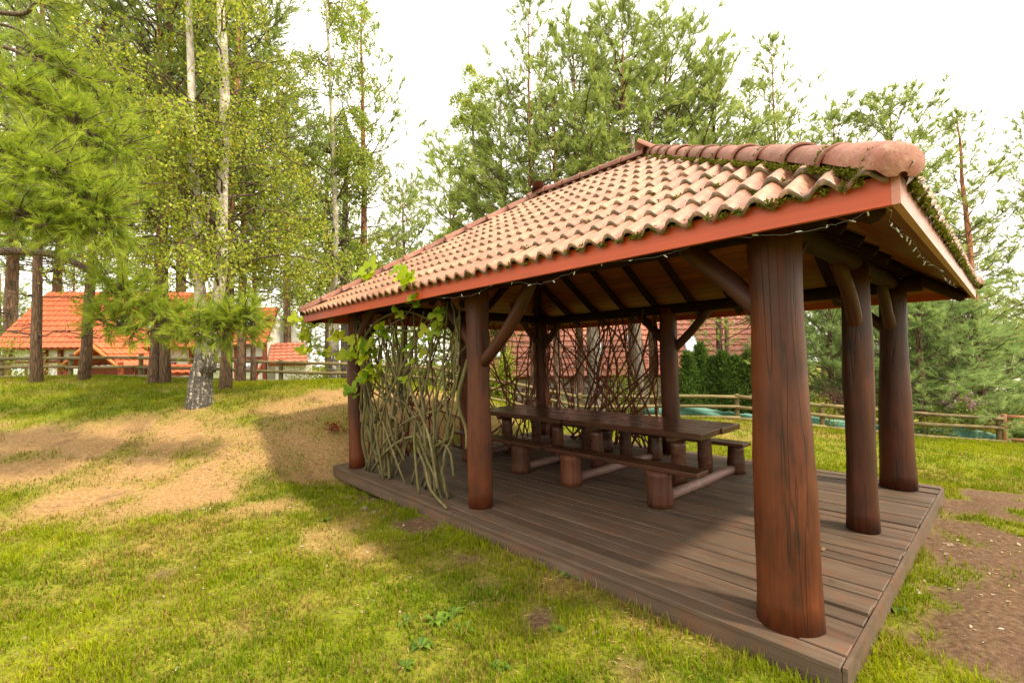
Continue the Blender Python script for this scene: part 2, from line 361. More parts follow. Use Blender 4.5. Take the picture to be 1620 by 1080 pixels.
SAND = [(20, 700, 1.1, 1), (150, 700, 1.1, 1), (280, 690, 1.0, 1), (200, 745, 1.1, 1), (330, 770, 1., 1), (60, 745, 1., 1), (400, 720, 1.2, 1), (130, 780, .8, .9), (250, 800, .8, .85), (470, 690, 1., 1), (480, 655, 1.0, 1), (530, 640, 1.0, 1), (430, 800, .6, .7), (520, 850, .55, .75), (650, 660, 1.2, 1), (750, 660, 1.5, .9), (560, 720, .8, .9), (-150, 700, 1.5, 1), (300, 655, .5, .8), (1200, 690, .8, .5), (920, 700, 1.2, .7),
        (490, 730, .7, .9), (590, 870, .4, .5)]
SOIL = [(590, 790, .5, 1), (660, 835, .4, .95), (1570, 860, .6, 1.), (1610, 960, .45, 1.), (1530, 800, .6, .7), (1660, 800, .9, 1.), (1600, 880, .7, 1.), (1560, 800, .5, 1.), (1590, 1000, .5, 1.), (1540, 900, .35, .95), (1560, 960, .4, 1.), (1580, 900, .6, 1.), (1620, 940, .6, 1.), (1540, 840, .45, 1.), (1590, 1050, .4, 1.), (860, 975, .16, .9), (760, 930, .2, .5), (1480, 920, .2, .6), (1440, 1010, .15, .7), (1620, 1040, .4, 1), (1000, 1040, .18, .7), (720, 890, .3, .6), (260, 905, .18, .5), (430, 870, .2, .5), (1500, 860, .3, .8)]
DRY = [(1010, 980, .35, .9), (1130, 1010, .3, .9), (900, 930, .3, .7), (600, 880, .5, .7), (300, 830, .8, .6), (520, 830, .7, .7), (100, 780, .7, .6), (1220, 1040, .25, .7), (430, 640, .8, .6), (700, 900, .4, .5), (1440, 740, .5, .4), (1300, 690, 1., .5), (1400, 880, .25, .6)]
def zones(x, y):
    n1 = fbm(x, y, 1.1, 5) - .5; n2 = fbm(x, y, .35, 9) - .5
    sand = np.clip((blobs(x, y, SAND) + n1 * .7 + n2 * .7 - .20) * 1.35, 0, 1)
    soil = np.clip((blobs(x, y, SOIL) + n1 * .7 + n2 * 1.3 - .36) * 3., 0, 1)
    dry = np.clip(blobs(x, y, DRY) + n1 * 1.6 + n2 * 1.3 + .12, 0, 1)
    return sand, soil, dry
zs, zo, zd = zones(V[:, 0], V[:, 1])
me = mesh_np('ground', V, Q, np.stack([zs, zo, zd], -1), True)
mt, t, b, _ = newmat('ground_cover'); g = t.nodes.new('ShaderNodeNewGeometry').outputs['Position']
vc = N(t, 'ShaderNodeVertexColor', layer_name='col').outputs['Color']; sp = t.nodes.new('ShaderNodeSeparateColor'); t.links.new(vc, sp.inputs[0])
n1 = noise(t, g, 2.2, 5, .65); n2 = noise(t, g, 28, 5, .7); n3 = noise(t, g, 110, 4, .7)
turf = ramp(t, n1, [(.3, (.10, .145, .007)), (.5, (.16, .195, .008)), (.7, (.22, .22, .014))])
turf = mixc(t, ramp(t, n2, [(.36, (.75, .75, .75)), (.55, (0, 0, 0))]), turf, (.085, .065, .022))
turf = mixc(t, ramp(t, n3, [(.52, (0, 0, 0)), (.7, (.5, .5, .5))]), turf, (.25, .2, .06))
sand = ramp(t, n2, [(.3, (.19, .105, .045)), (.5, (.31, .185, .082)), (.68, (.43, .28, .14))])
sand = mixc(t, ramp(t, n3, [(.34, (.8, .8, .8)), (.45, (0, 0, 0))]), sand, (.13, .07, .03))
sand = mixc(t, ramp(t, n3, [(.62, (0, 0, 0)), (.7, (.8, .8, .8))]), sand, (.6, .45, .24))
soil = ramp(t, n2, [(.3, (.060, .034, .019)), (.5, (.115, .068, .039)), (.7, (.18, .115, .07))])
soil = mixc(t, ramp(t, n3, [(.6, (0, 0, 0)), (.72, (.5, .5, .5))]), soil, (.26, .19, .13))
dry = ramp(t, n2, [(.35, (.14, .10, .025)), (.6, (.30, .19, .055))])
c = mixc(t, sp.outputs[2], turf, mixc(t, .7, turf, dry)); sm = N(t, 'ShaderNodeMath', operation='ADD'); t.links.new(sp.outputs[0], sm.inputs[0]); sn = N(t, 'ShaderNodeMath', operation='MULTIPLY_ADD'); t.links.new(noise(t, g, 16, 5, .7), sn.inputs[0]); sn.inputs[1].default_value = 1.6; sn.inputs[2].default_value = -.8; t.links.new(sn.outputs[0], sm.inputs[1]); sm.use_clamp = True
sz = N(t, 'ShaderNodeMath', operation='MULTIPLY'); t.links.new(sm.outputs[0], sz.inputs[0]); sg = ramp(t, sp.outputs[0], [(0, (0, 0, 0)), (.12, (1, 1, 1))]); t.links.new(sg, sz.inputs[1])
c = mixc(t, sz.outputs[0], c, sand); c = mixc(t, sp.outputs[1], c, soil)
t.links.new(c, b.inputs['Base Color']); b.inputs['Roughness'].default_value = .95; b.inputs['Specular IOR Level'].default_value = .1
bump(t, b, mixc(t, .5, n2, n3), .7, .02)
M_ground = mt
ground = obj('ground', me, mt, kind='structure')

# grass blades (stuff)
def grass(n, dmin, dmax, rmax, seed, name, rmin=0.):
    rg = np.random.default_rng(seed); d = rg.uniform(dmin, dmax, n); r = rg.uniform(rmin, rmax, n) * rg.choice([-1., 1.], n) * d
    x = CAM[0] + .7358 * r + .677 * d; y = CAM[1] - .677 * r + .7358 * d
    ok = ~((x > -.03) & (x < 4.64) & (y > -.03) & (y < 6.57)); x, y, d = x[ok], y[ok], d[ok]
    s, o, dr = zones(x, y); cl = fbm(x, y, .16, 31, 2)
    prob = np.clip(1 - .96 * s ** .7 - .95 * o - .40 * dr, 0, 1) * np.clip(.35 + 1.6 * (cl - .25), .1, 1); ok = rg.random(len(x)) < prob
    x, y, d, s, dr, cl = x[ok], y[ok], d[ok], s[ok], dr[ok], cl[ok]; n = len(x); z = H(x, y)
    edge = np.exp(-np.maximum(0, np.maximum(np.maximum(-x, x - 4.6), np.maximum(-y, y - 6.54))) / .12)
    ln = rg.uniform(.022, .055, n) * (1 + .9 * edge) * (.75 + .6 * cl) * (1 + .04 * d); az = rg.uniform(0, 6.28, n); le = rg.uniform(.25, 1.3, n)
    wd = rg.uniform(.0016, .0032, n) * (1 + .14 * d)
    dx, dy = np.cos(az), np.sin(az); B = np.stack([x, y, z - .004], -1)
    side = np.stack([-dy, dx, 0 * dx], -1) * wd[:, None]
    mid = B + np.stack([dx * np.sin(le * .5) * ln * .5, dy * np.sin(le * .5) * ln * .5, np.cos(le * .5) * ln * .55], -1)
    tip = mid + np.stack([dx * np.sin(le) * ln * .6, dy * np.sin(le) * ln * .6, np.cos(le) * ln * .5], -1)
    V = np.stack([B - side, B + side, mid + side * .7, mid - side * .7, tip], 1).reshape(-1, 3); k = np.arange(n)[:, None] * 5
    big = fbm(x, y, .8, 41); u = np.clip(rg.random(n) * .5 + (big - .5) * 1.6 + .25, 0, 1)[:, None]
    c = np.array([.080, .150, .005]) * (1 - u) + np.array([.290, .315, .008]) * u
    yel = (rg.random(n) < .10 + .6 * dr + .5 * s)[:, None]; c = np.where(yel, np.array([.34, .235, .07]) * rg.uniform(.5, 1., (n, 1)), c)
    c = c * rg.uniform(.65, 1.15, (n, 1)) * (.78 + .4 * fbm(x, y, 2.3, 77, 2))[:, None]
    me = mesh_np(name, V, [k + [0, 1, 2, 3], k + [3, 2, 4]], np.repeat(c, 5, 0))
    return obj(name, me, M_grass, kind='stuff')
grass(330000, 1.3, 7.5, 1.2, 5, 'lawn_grass')
grass(210000, 7.5, 15, 1.2, 6, 'far_lawn_grass')
grass(130000, .8, 14, 2.3, 8, 'outer_lawn_grass', 1.2)

# ------------------------------------------------------------------ gazebo
DZ = .14
gz = thing('gazebo', 'open log gazebo with clay tile hip roof on a wooden deck', 'gazebo', (0, 0, 0))
# deck: boards run along Y
X = -.03; k = 0
while X < 4.61:
    wd = .125 if k == 0 else .138
    cuts = [-.03 + random.uniform(-.004, .004), 6.57] if k % 3 else [-.03, random.choice([2.2, 3.4, 4.4]), 6.57]
    for a, b2 in zip(cuts[:-1], cuts[1:]):
        mb = MB(); mb.box((0, 0, -.016), (wd - .006, b2 - a - .003, .032)); bo = obj('deck_board', mb.mesh('deck_board'), M_deck, gz, (X + wd / 2, (a + b2) / 2, DZ - random.uniform(0, .004)), (random.uniform(-.006, .006), random.uniform(-.01, .01), random.uniform(-.0006, .0006)))
        md = bo.modifiers.new('bevel', 'BEVEL'); md.width = .004; md.segments = 1
    X += wd + .001; k += 1
mb = MB(); mb.box((0, 0, 0), (.035, 6.604, .15)); obj('deck_skirt', mb.mesh('deck_skirt'), M_deck, gz, (.012, 3.27, DZ - .035 - .075))
mb = MB(); mb.box((0, 0, 0), (.035, 6.604, .15)); obj('deck_skirt', mb.mesh('deck_skirt'), M_deck, gz, (4.588, 3.27, DZ - .035 - .075))
mb = MB(); mb.box((0, 0, 0), (4.62, .022, .175)); obj('deck_skirt', mb.mesh('deck_skirt'), M_deck, gz, (2.3, -.046, DZ - .006 - .0875))
mb = MB(); mb.box((0, 0, 0), (4.62, .022, .175)); obj('deck_skirt', mb.mesh('deck_skirt'), M_deck, gz, (2.3, 6.585, DZ - .006 - .0875))

def log_z(r0, r1, h, n=24, k=16, flare=0., bul=.03, seed=0):
    rg = np.random.default_rng(seed); z = np.linspace(0, 1, k); th = np.arange(n) / n * 2 * np.pi
    R = r0 + (r1 - r0) * z + flare * np.exp(-z * 7)
    wob = 1 + bul * (np.sin(th * 2 + rg.uniform(0, 6))[None] * .5 + np.sin(th * 3 + z[:, None] * 3 + rg.uniform(0, 6)) * .5 + np.sin(z[:, None] * 9 + rg.uniform(0, 6)) * .6)
    R = R[:, None] * wob + rg.normal(0, .0016, (k, n))
    kt = rg.uniform(0, 2 * np.pi); kz = rg.uniform(.3, .6)
    R += r0 * .10 * np.exp(-((np.angle(np.exp(1j * (th[None] - kt))) / .35) ** 2) - ((z[:, None] - kz) / .05) ** 2)
    kt2 = kt + 1.7; R -= r0 * .07 * np.exp(-(np.angle(np.exp(1j * (th[None] - kt2 - .2 * np.sin(z[:, None] * 5)))) / .13) ** 2) * (z[:, None] > .1)
    cx = .03 * np.sin(z * 3 + rg.uniform(0, 6)) * h * .15
    V = np.stack([cx[:, None] + R * np.cos(th), R * np.sin(th), np.repeat((z * h)[:, None], n, 1)], -1).reshape(-1, 3)
    i = np.arange(k - 1)[:, None] * n; j = np.arange(n)[None]; j2 = (j + 1) % n
    Q = np.stack([i + j, i + j2, i + n + j2, i + n + j], -1).reshape(-1, 4)
    m_ = MB(); V = np.vstack([V, [[cx[0], 0, 0], [cx[-1], 0, h]]]); a, b2 = k * n, k * n + 1; jj = np.arange(n); j3 = (jj + 1) % n
    m_.add(V, Q, np.vstack([np.stack([np.full(n, a), j3, jj], -1), np.stack([np.full(n, b2), (k - 1) * n + jj, (k - 1) * n + j3], -1)]))
    return m_.mesh('log', True)
POSTS = {'A': (.245, .285, .170, .146, .018), 'B': (.335, 3.36, .128, .122, .004), 'C': (.20, 6.22, .118, .112, .004), 'D': (2.36, .30, .122, .116, .006), 'E': (4.33, .31, .172, .128, .02), 'F': (4.36, 3.27, .155, .135, .01), 'G': (4.33, 6.22, .135, .125, .01), 'H': (2.32, 6.22, .125, .12, .01)}
for q, (nm, (x, y, r0, r1, fl)) in enumerate(POSTS.items()):
    obj('post', log_z(r0, r1, 2.42, seed=q + 3, flare=fl, bul=.07), M_post, gz, (x, y, DZ), (0, 0, q * 1.3 + (2.2 if nm == 'A' else 0)))
def log_between(name, a, b2, r, mat, parent, k=9, n=14, bend=.02, taper=1., seed=0):
    a = np.array(a, float); b2 = np.array(b2, float); L_ = np.linalg.norm(b2 - a); d = (b2 - a) / L_; rg = np.random.default_rng(seed)
    z = np.linspace(0, L_, k); P = np.stack([bend * L_ * np.sin(z / L_ * 3.14) * rg.uniform(-1, 1), bend * L_ * np.sin(z / L_ * 3.14) * rg.uniform(-1, 1), z], -1)
    m_ = MB(); m_.tube(P, np.linspace(r, r * taper, k) * (1 + .03 * rg.standard_normal(k)), n, True, .012, rg)
    o = obj(name, m_.mesh(name, True), mat, parent, a); o.rotation_euler = Vector(d).to_track_quat('Z', 'Y').to_euler(); return o
M_beamz = wood('dark_log_z', (.012, .0042, .002), (.027, .009, .004), (.05, .017, .007), 2, .75, spec=.08)
BZ = 2.545
log_between('beam', (.25, .02, BZ), (.25, 6.5, BZ), .085, M_beamz, gz, 14, 14, .002, 1, 1)
log_between('beam', (4.34, .02, BZ), (4.34, 6.5, BZ), .085, M_beamz, gz, 14, 14, .002, 1, 2)
log_between('beam', (.12, .30, BZ + .03), (4.48, .30, BZ + .03), .08, M_beamz, gz, 14, 14, .002, 1, 3)
log_between('beam', (.12, 6.22, BZ + .03), (4.48, 6.22, BZ + .03), .08, M_beamz, gz, 14, 14, .002, 1, 4)
M_brace = wood('brace_log', (.022, .006, .0035), (.055, .015, .006), (.11, .032, .012), 2, .55)
BR = [((.25, .30), (0, 1), .52), ((.25, .30), (1, 0), .5), ((.335, 3.36), (0, 1), .6), ((.335, 3.36), (0, -1), .78), ((.2, 6.22), (0, -1), .55), ((.2, 6.22), (1, 0), .5), ((2.36, .3), (-1, 0), .5), ((2.36, .3), (1, 0), .5), ((4.33, .31), (-1, 0), .5), ((4.33, .31), (0, 1), .5),
      ((4.36, 3.27), (0, 1), .55), ((4.36, 3.27), (0, -1), .65), ((4.33, 6.22), (0, -1), .55), ((4.33, 6.22), (-1, 0), .5), ((2.32, 6.22), (1, 0), .5), ((2.32, 6.22), (-1, 0), .5)]
for q, ((x, y), (dx, dy), l) in enumerate(BR):
    e = 1.12; log_between('brace', (x, y, 2.5 - l * 1.08), (x + dx * l * e, y + dy * l * e, 2.53), .072 if l > .51 else .062, M_brace, gz, 7, 12, .05, .92, q + 40)

# roof planes
X0, X1, Y0, Y1, EZ, RUN, RISE = -.32, 4.92, -.363, 6.9, 2.505, 2.62, 1.717
PT = math.atan2(RISE, RUN); SL = math.hypot(RUN, RISE)
PLANES = [((X0, Y1), (0, -1), (1, 0), Y1 - Y0), ((X0, Y0), (1, 0), (0, 1), X1 - X0), ((X1, Y0), (0, 1), (-1, 0), Y1 - Y0), ((X1, Y1), (-1, 0), (0, -1), X1 - X0)]
def frame(pl):
    (ox, oy), td, sd, ln = pl
    t_ = np.array([td[0], td[1], 0.]); s_ = np.array([sd[0] * math.cos(PT), sd[1] * math.cos(PT), math.sin(PT)])
    n_ = np.array([-sd[0] * math.sin(PT), -sd[1] * math.sin(PT), math.cos(PT)])
    return np.array([ox, oy, EZ]), t_, s_, n_, ln
def rot_of(t_, s_, n_): return Matrix((t_, s_, n_)).transposed().to_euler()
# boarding under the tiles = the roof part (thin deck), tiles are its pieces
mb = MB()
for pl in PLANES:
    O, t_, s_, n_, ln = frame(pl); c = math.cos(PT)
    for off in (-.012, -.028):
        q = [O + n_ * off + t_ * (SL * c * u) + s_ * (SL * u) for u in (0, 1)] + [O + n_ * off + t_ * (ln - SL * c * u) + s_ * (SL * u) for u in (1, 0)]
        q = np.array(q); mb.add(q, [[0, 1, 2, 3]] if off == -.012 else [[0, 3, 2, 1]])
roof = obj('roof', mb.mesh('roof'), M_beam, gz)
TW, TG, AMP = .302, .313, .031
def tile_mesh(back=.365):
    xs = np.linspace(-TW / 2 - .008, TW / 2 + .008, 15); h = AMP * np.cos(xs / .151 * 2 * np.pi + math.pi) + .004
    h = np.sign(h) * np.abs(h) ** .85 * AMP ** .15
    rows = [(-.002, .030, -.018), (0., .036, 0), (.012, .040, 0), (back, .004, 0)]; V = []
    for (s_, nz_, dn) in rows: V += [[x, s_, nz_ + hh + dn] for x, hh in zip(xs, h)]
    n = len(xs); Q = [[i * n + j, i * n + j + 1, (i + 1) * n + j + 1, (i + 1) * n + j] for i in range(3) for j in range(n - 1)]
    return np.array(V), np.array(Q)
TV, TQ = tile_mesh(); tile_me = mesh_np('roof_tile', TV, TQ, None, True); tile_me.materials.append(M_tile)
rg = np.random.default_rng(21); stuffV = MB()
for pi, pl in enumerate(PLANES):
    O, t_, s_, n_, ln = frame(pl); E_ = rot_of(t_, s_, n_); R_ = np.stack([t_, s_, n_], -1); ct = math.cos(PT)
    rows_ = int(SL / TG) + 1; cols_ = int(ln / TW) + 2; t00 = (ln - cols_ * TW) / 2
    for r_ in range(rows_):
        s0 = r_ * TG - .055
        for c_ in range(-1, cols_ + 1):
            tc_ = t00 + (c_ + .5) * TW; lo, hi = max(s0, 0) * ct, ln - max(s0, 0) * ct
            if tc_ + TW / 2 < lo + .02 or tc_ - TW / 2 > hi - .02: continue
            b_lo, b_hi = (s0 + .36) * ct, ln - (s0 + .36) * ct
            jit = rg.normal(0, 1, 4); P0 = O + t_ * (tc_ + jit[0] * .002) + s_ * (s0 + jit[1] * .003) + n_ * (.012 + jit[2] * .0012)
            cut = tc_ - TW / 2 < b_lo or tc_ + TW / 2 > b_hi or s0 + .365 > SL
            if pi < 2:
                mesh_ = tile_me
                if cut:
                    bm = bmesh.new(); bm.from_mesh(tile_me)
                    for (pt, nn) in (((-tc_, -s0, 0), (-1, ct, 0)), ((ln - tc_, -s0, 0), (1, ct, 0)), ((0, SL - s0, 0), (0, 1, 0))):
                        bmesh.ops.bisect_plane(bm, geom=bm.verts[:] + bm.edges[:] + bm.faces[:], plane_co=pt, plane_no=nn, clear_outer=True)
                    if not bm.faces: bm.free(); continue
                    mesh_ = bpy.data.meshes.new('roof_tile'); bm.to_mesh(mesh_); bm.free()
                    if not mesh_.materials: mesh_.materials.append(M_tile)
                o = obj('roof_tile', mesh_, None, roof, P0, E_)
                o.rotation_euler.rotate_axis('Z', jit[3] * .004)
            elif not cut or True:
                V = TV.copy(); lo_ = (np.clip(V[:, 1] + s0, 0, SL)) * ct
                V[:, 0] = np.clip(V[:, 0] + tc_, lo_, ln - lo_) - tc_; V[:, 1] = np.minimum(V[:, 1], SL - s0)
                stuffV.add(P0 + V @ R_.T, TQ)
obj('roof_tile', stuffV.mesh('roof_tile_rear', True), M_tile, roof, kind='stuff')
# ridge and hip caps
def cap_mesh(l=.40, r0=.125, r1=.098, end=False):
    n = 13; th = np.linspace(-.12, math.pi + .12, n); m_ = MB(); rows = []
    ss = [(-.0, r0 - .016), (0., r0), (.02, r0), (.03, r0 - .012), (l, r1)] if not end else [(-.075, .02), (-.07, .06), (-.045, r0 * .84), (-.01, r0 * .97), (.03, r0), (.2, r0 - .006), (l, r1)]
    for (s_, r_) in ss: rows.append(np.stack([r_ * np.cos(th), np.full(n, s_), r_ * np.sin(th) * .86 + (-.03 if end and s_ < -.05 else 0)], -1))
    Q = [[i * n + j, i * n + j + 1, (i + 1) * n + j + 1, (i + 1) * n + j] for i in range(len(ss) - 1) for j in range(n - 1)]
    m_.add(np.vstack(rows), Q); me = m_.mesh('ridge_tile', True); me.materials.append(M_ridge); return me
CAP = cap_mesh(.40, .120, .086); CAPE = cap_mesh(.42, .120, .088, True)
RZ = EZ + RISE; r0p = np.array([(X0 + X1) / 2, Y0 + RUN, RZ]); r1p = np.array([(X0 + X1) / 2, Y1 - RUN, RZ])
def caps(a, b2, first=True, step=.345):
    a = np.array(a, float); b2 = np.array(b2, float); d = b2 - a; L_ = np.linalg.norm(d); d /= L_; up = np.array([0, 0, 1.]); x = np.cross(d, up); x /= np.linalg.norm(x); z = np.cross(x, d)
    n = int(L_ / step); E_ = Matrix((x, d, z)).transposed().to_euler()
    for k in range(n + 1):
        p = a + d * (k * L_ / (n + .35)) + z * (.028 + rg.normal(0, .003)); o = obj('ridge_tile', CAPE if (first and k == 0) else CAP, None, roof, p, E_)
        o.rotation_euler.rotate_axis('Y', rg.normal(0, .02)); o.rotation_euler.rotate_axis('X', .035)
for (cx, cy, e) in ((X0, Y0, r0p), (X0, Y1, r1p), (X1, Y0, r0p), (X1, Y1, r1p)): caps((cx, cy, EZ + .015), e + np.array([0, 0, .015]))
caps(r0p + [0, .1, .03], r1p + [0, -.1, .03], False)
# moss on the tiles near the wet corner
def moss_clumps(P, Nn, R, n=26, seed=1):
    rg = np.random.default_rng(seed); P = np.repeat(P, n, 0); Nn = np.repeat(Nn, n, 0); R = np.repeat(R, n)[:, None]
    B = P + rg.normal(0, .45, P.shape) * R; D = Nn + rg.normal(0, .7, P.shape); D /= np.linalg.norm(D, axis=1)[:, None]
    S = np.cross(D, rg.normal(0, 1, P.shape)); S /= np.linalg.norm(S, axis=1)[:, None] + 1e-9
    L_ = R * rg.uniform(.5, 1.1, (len(P), 1)); V = np.stack([B - S * L_ * .35, B + S * L_ * .35, B + D * L_], 1).reshape(-1, 3)
    u = rg.random((len(P), 1)); c = np.array([.05, .06, .008]) * (1 - u) + np.array([.17, .17, .018]) * u
    return V, np.arange(len(V)).reshape(-1, 3), np.repeat(c, 3, 0)
mp, mn, mr = [], [], []
for pi, cnt in ((0, 420), (1, 520)):
    O, t_, s_, n_, ln = frame(PLANES[pi]); ct = math.cos(PT)
    for k in range(cnt):
        if pi == 0:
            r_ = int(abs(rg.normal(0, 2.6))); tt = abs(rg.normal(0, 1.7)) + r_ * TG * ct + .12
            if rg.random() < .25: tt = rg.uniform(0, ln)
        else: r_ = int(abs(rg.normal(0, 2.0))) if k > 260 else 0; tt = rg.uniform(.1, ln - .1)
        if r_ > 8: continue
        if pi == 0: tt = ln - tt
        t0_ = (ln - (int(ln / TW) + 2) * TW) / 2; tt = round((tt - t0_) / .151) * .151 + t0_ + rg.normal(0, .038); s0 = r_ * TG - .055
        if tt < s0 * ct + .06 or tt > ln - s0 * ct - .06: continue
        mp.append(O + t_ * tt + s_ * (s0 + rg.uniform(-.006, .02)) + n_ * rg.uniform(.012, .034)); mn.append(n_ * .6 - s_ * .5); mr.append(.006 + .020 * rg.random() ** 1.8)
a = np.array([X0, Y0, EZ]); dh = r0p - a; sd_ = np.array([-1, 1, 0]) / math.sqrt(2)      # along the near hip, both sides
for k in range(420):
    u = rg.random() ** 1.2; sgn = 1 if rg.random() < .75 else -1
    mp.append(a + dh * u + sd_ * sgn * (.118 + rg.normal(0, .008)) + np.array([0, 0, .02 + rg.normal(0, .006)])); mn.append(sd_ * sgn + [0, 0, .5]); mr.append(rg.uniform(.010, .022))
for k in range(12):                                          # rings in the hip-tile joints
    p = a + dh * (k / 11.4) 
    for q in range(14):
        th = rg.uniform(.1, 3.); mp.append(p + sd_ * .118 * math.cos(th) + np.array([0, 0, .03 + .115 * math.sin(th)])); mn.append(sd_ * math.cos(th) + [0, 0, math.sin(th)]); mr.append(rg.uniform(.008, .016))
mV, mF, mC = moss_clumps(np.array(mp), np.array(mn), np.array(mr)); obj('moss', mesh_np('moss', mV, mF, mC), M_moss, roof, kind='stuff')
# fascia boards
def bx(name, c, d, mat, parent, **k):
    m_ = MB(); m_.box((0, 0, 0), d); o = obj(name, m_.mesh(name), mat, parent, c, **k); return o
for ya_, yb_ in ((Y0, 3.42), (3.424, Y1)): bx('fascia', (X0 - .002, (ya_ + yb_) / 2, EZ - .055), (.032, yb_ - ya_, .135), M_fascia, gz)
bx('fascia', (X1 + .002, (Y0 + Y1) / 2, EZ - .055), (.032, Y1 - Y0, .135), M_fascia, gz)
bx('fascia', ((X0 + X1) / 2, Y0 - .017, EZ - .055), (X1 - X0 + .036, .032, .137), M_fasciae, gz, label='sun-bleached pinkish fascia board at the near end')
bx('fascia', ((X0 + X1) / 2, Y1 + .017, EZ - .055), (X1 - X0 + .036, .032, .137), M_fascia, gz)
# ceiling boards + rafters
for pi, pl in enumerate(PLANES):
    O, t_, s_, n_, ln = frame(pl); ct = math.cos(PT); R_ = np.stack([t_, s_, n_], -1); nb = 24; wb = SL / nb
    for k in range(nb):
        s0, s1 = k * wb + .004, (k + 1) * wb - .004
        if pi in (2,) and False: continue
        pl4 = [(s0 * ct + .015, s0), (ln - s0 * ct - .015, s0), (ln - s1 * ct - .015, s1), (s1 * ct + .015, s1)]
        if pl4[2][0] - pl4[3][0] < .02: continue
        cen = np.array([ln / 2, (s0 + s1) / 2]); V = [[x - cen[0], y - cen[1], z] for z in (0, .016) for x, y in pl4]
        me = mesh_np('ceiling_board', V, [np.array([[0, 3, 2, 1], [4, 5, 6, 7], [0, 1, 5, 4], [1, 2, 6, 5], [2, 3, 7, 6], [3, 0, 4, 7]])])
        if pi in (0, 2): V2 = None
        o = obj('ceiling_board', me, M_ceilx, gz, O + t_ * cen[0] + s_ * cen[1] + n_ * -.05, rot_of(t_, s_, n_))
    nr = int(ln / .62)
    for k in range(1, nr):
        tt = ln * k / nr; smax = min(tt, ln - tt, RUN) / ct - .06
        if smax < .45: continue
        p0 = O + t_ * tt + s_ * (.05 if pi in (0, 2) else .62) + n_ * -.108; p1 = O + t_ * tt + s_ * smax + n_ * -.108
        log_between('rafter', p0, p1, .055, M_beamz, gz, 7, 10, .004, 1., k + pi * 20)
for (cx, cy, e) in ((X0, Y0, r0p), (X0, Y1, r1p), (X1, Y0, r0p), (X1, Y1, r1p)):
    a = np.array([cx, cy, EZ]); log_between('hip_rafter', a + (e - a) * .03 - [0, 0, .16], e - [0, 0, .16], .065, M_beamz, gz, 10, 10, .002, 1, 9)
log_between('ridge_beam', r0p - [0, .1, .2], r1p + [0, .1, -.2], .07, M_beamz, gz, 6, 10, .002, 1, 8)

# branch screens
def screen(name, label, P0, P1, specs, ztop, rad, mat, seed, spread=.03, full=.72, r_end=.5):
    """specs: list of (count, u-low, u-high, lean, wiggle)"""
    rg = np.random.default_rng(seed); P0 = np.array(P0, float); P1 = np.array(P1, float); d = P1 - P0; L_ = np.linalg.norm(d); d /= L_; nn = np.array([-d[1], d[0]]); par = None; c00 = None
    def put(P, r0, r1, k):
        nonlocal par, c00
        c0 = P[0].copy(); m_ = MB(); m_.tube(P - c0, np.linspace(r0, r1, len(P)) * (1 + .10 * rg.standard_normal(len(P))), 7, True, .05, rg); me = m_.mesh('branch', True)
        if par is None: par = obj(name, me, mat, gz, c0, label=label); c00 = c0
        else: obj('branch', me, mat, par, c0 - c00)
    for (n, ulo, uhi, lean, wig) in specs:
        for k in range(n):
            z0 = DZ if rg.random() < full else rg.uniform(.35, 1.3); h = (ztop - z0) * (rg.uniform(.9, 1.03) if rg.random() < full + .05 else rg.uniform(.4, .75)); u0 = rg.uniform(ulo, uhi) * L_; ln_ = (rg.normal(0, lean) if abs(lean) < .4 or spread < .031 and lean > 0 and ztop > 2.45 else lean * rg.uniform(.35, 1.3)) * h
            cp = np.linspace(0, 1, 6); cu = u0 + ln_ * (cp - .35) + np.concatenate([[0], rg.normal(0, wig, 5)]); cz = z0 + h * np.clip(cp + np.concatenate([[0], rg.normal(0, .045, 4), [0]]), 0, 1); co_ = rg.normal(0, spread) + rg.normal(0, spread * .7, 6); co_[0] -= abs(rg.normal(0, spread * 1.5))
            C = bezier(np.stack([np.clip(cu, .02, L_ - .02), co_, cz], -1), 14); C[:, :2] += rg.normal(0, .008, (14, 2)); to3 = lambda C: np.stack([P0[0] + d[0] * C[:, 0] + nn[0] * C[:, 1], P0[1] + d[1] * C[:, 0] + nn[1] * C[:, 1], np.maximum(C[:, 2], DZ + .004)], -1)
            r = rad * rg.uniform(.65, 1.35); put(to3(C), r, r * r_end, k)
            if rg.random() < .4:                              # side fork
                i = rg.integers(4, 10); e = C[i] + np.array([rg.choice([-1, 1]) * rg.uniform(.15, .5), rg.normal(0, .03), rg.uniform(.2, .55)]); e[0] = min(max(e[0], .02), L_ - .02); e[2] = min(e[2], ztop); F = bezier(np.vstack([C[i], (C[i] + e) / 2 + rg.normal(0, .04, 3), e]), 8); put(to3(F), r * .6, r * .3, k)
    return par, c00
s1, s1l = screen('branch_screen', 'screen of thick lichen-green branches on the near side', (.22, 3.55), (.20, 6.1), [(10, .55, 1., .14, .055), (6, .1, .8, .3, .08), (13, .0, .75, -.75, .075), (13, .25, 1., .75, .075)], 2.4, .0195, M_stick, 5, .03, .8, .55)
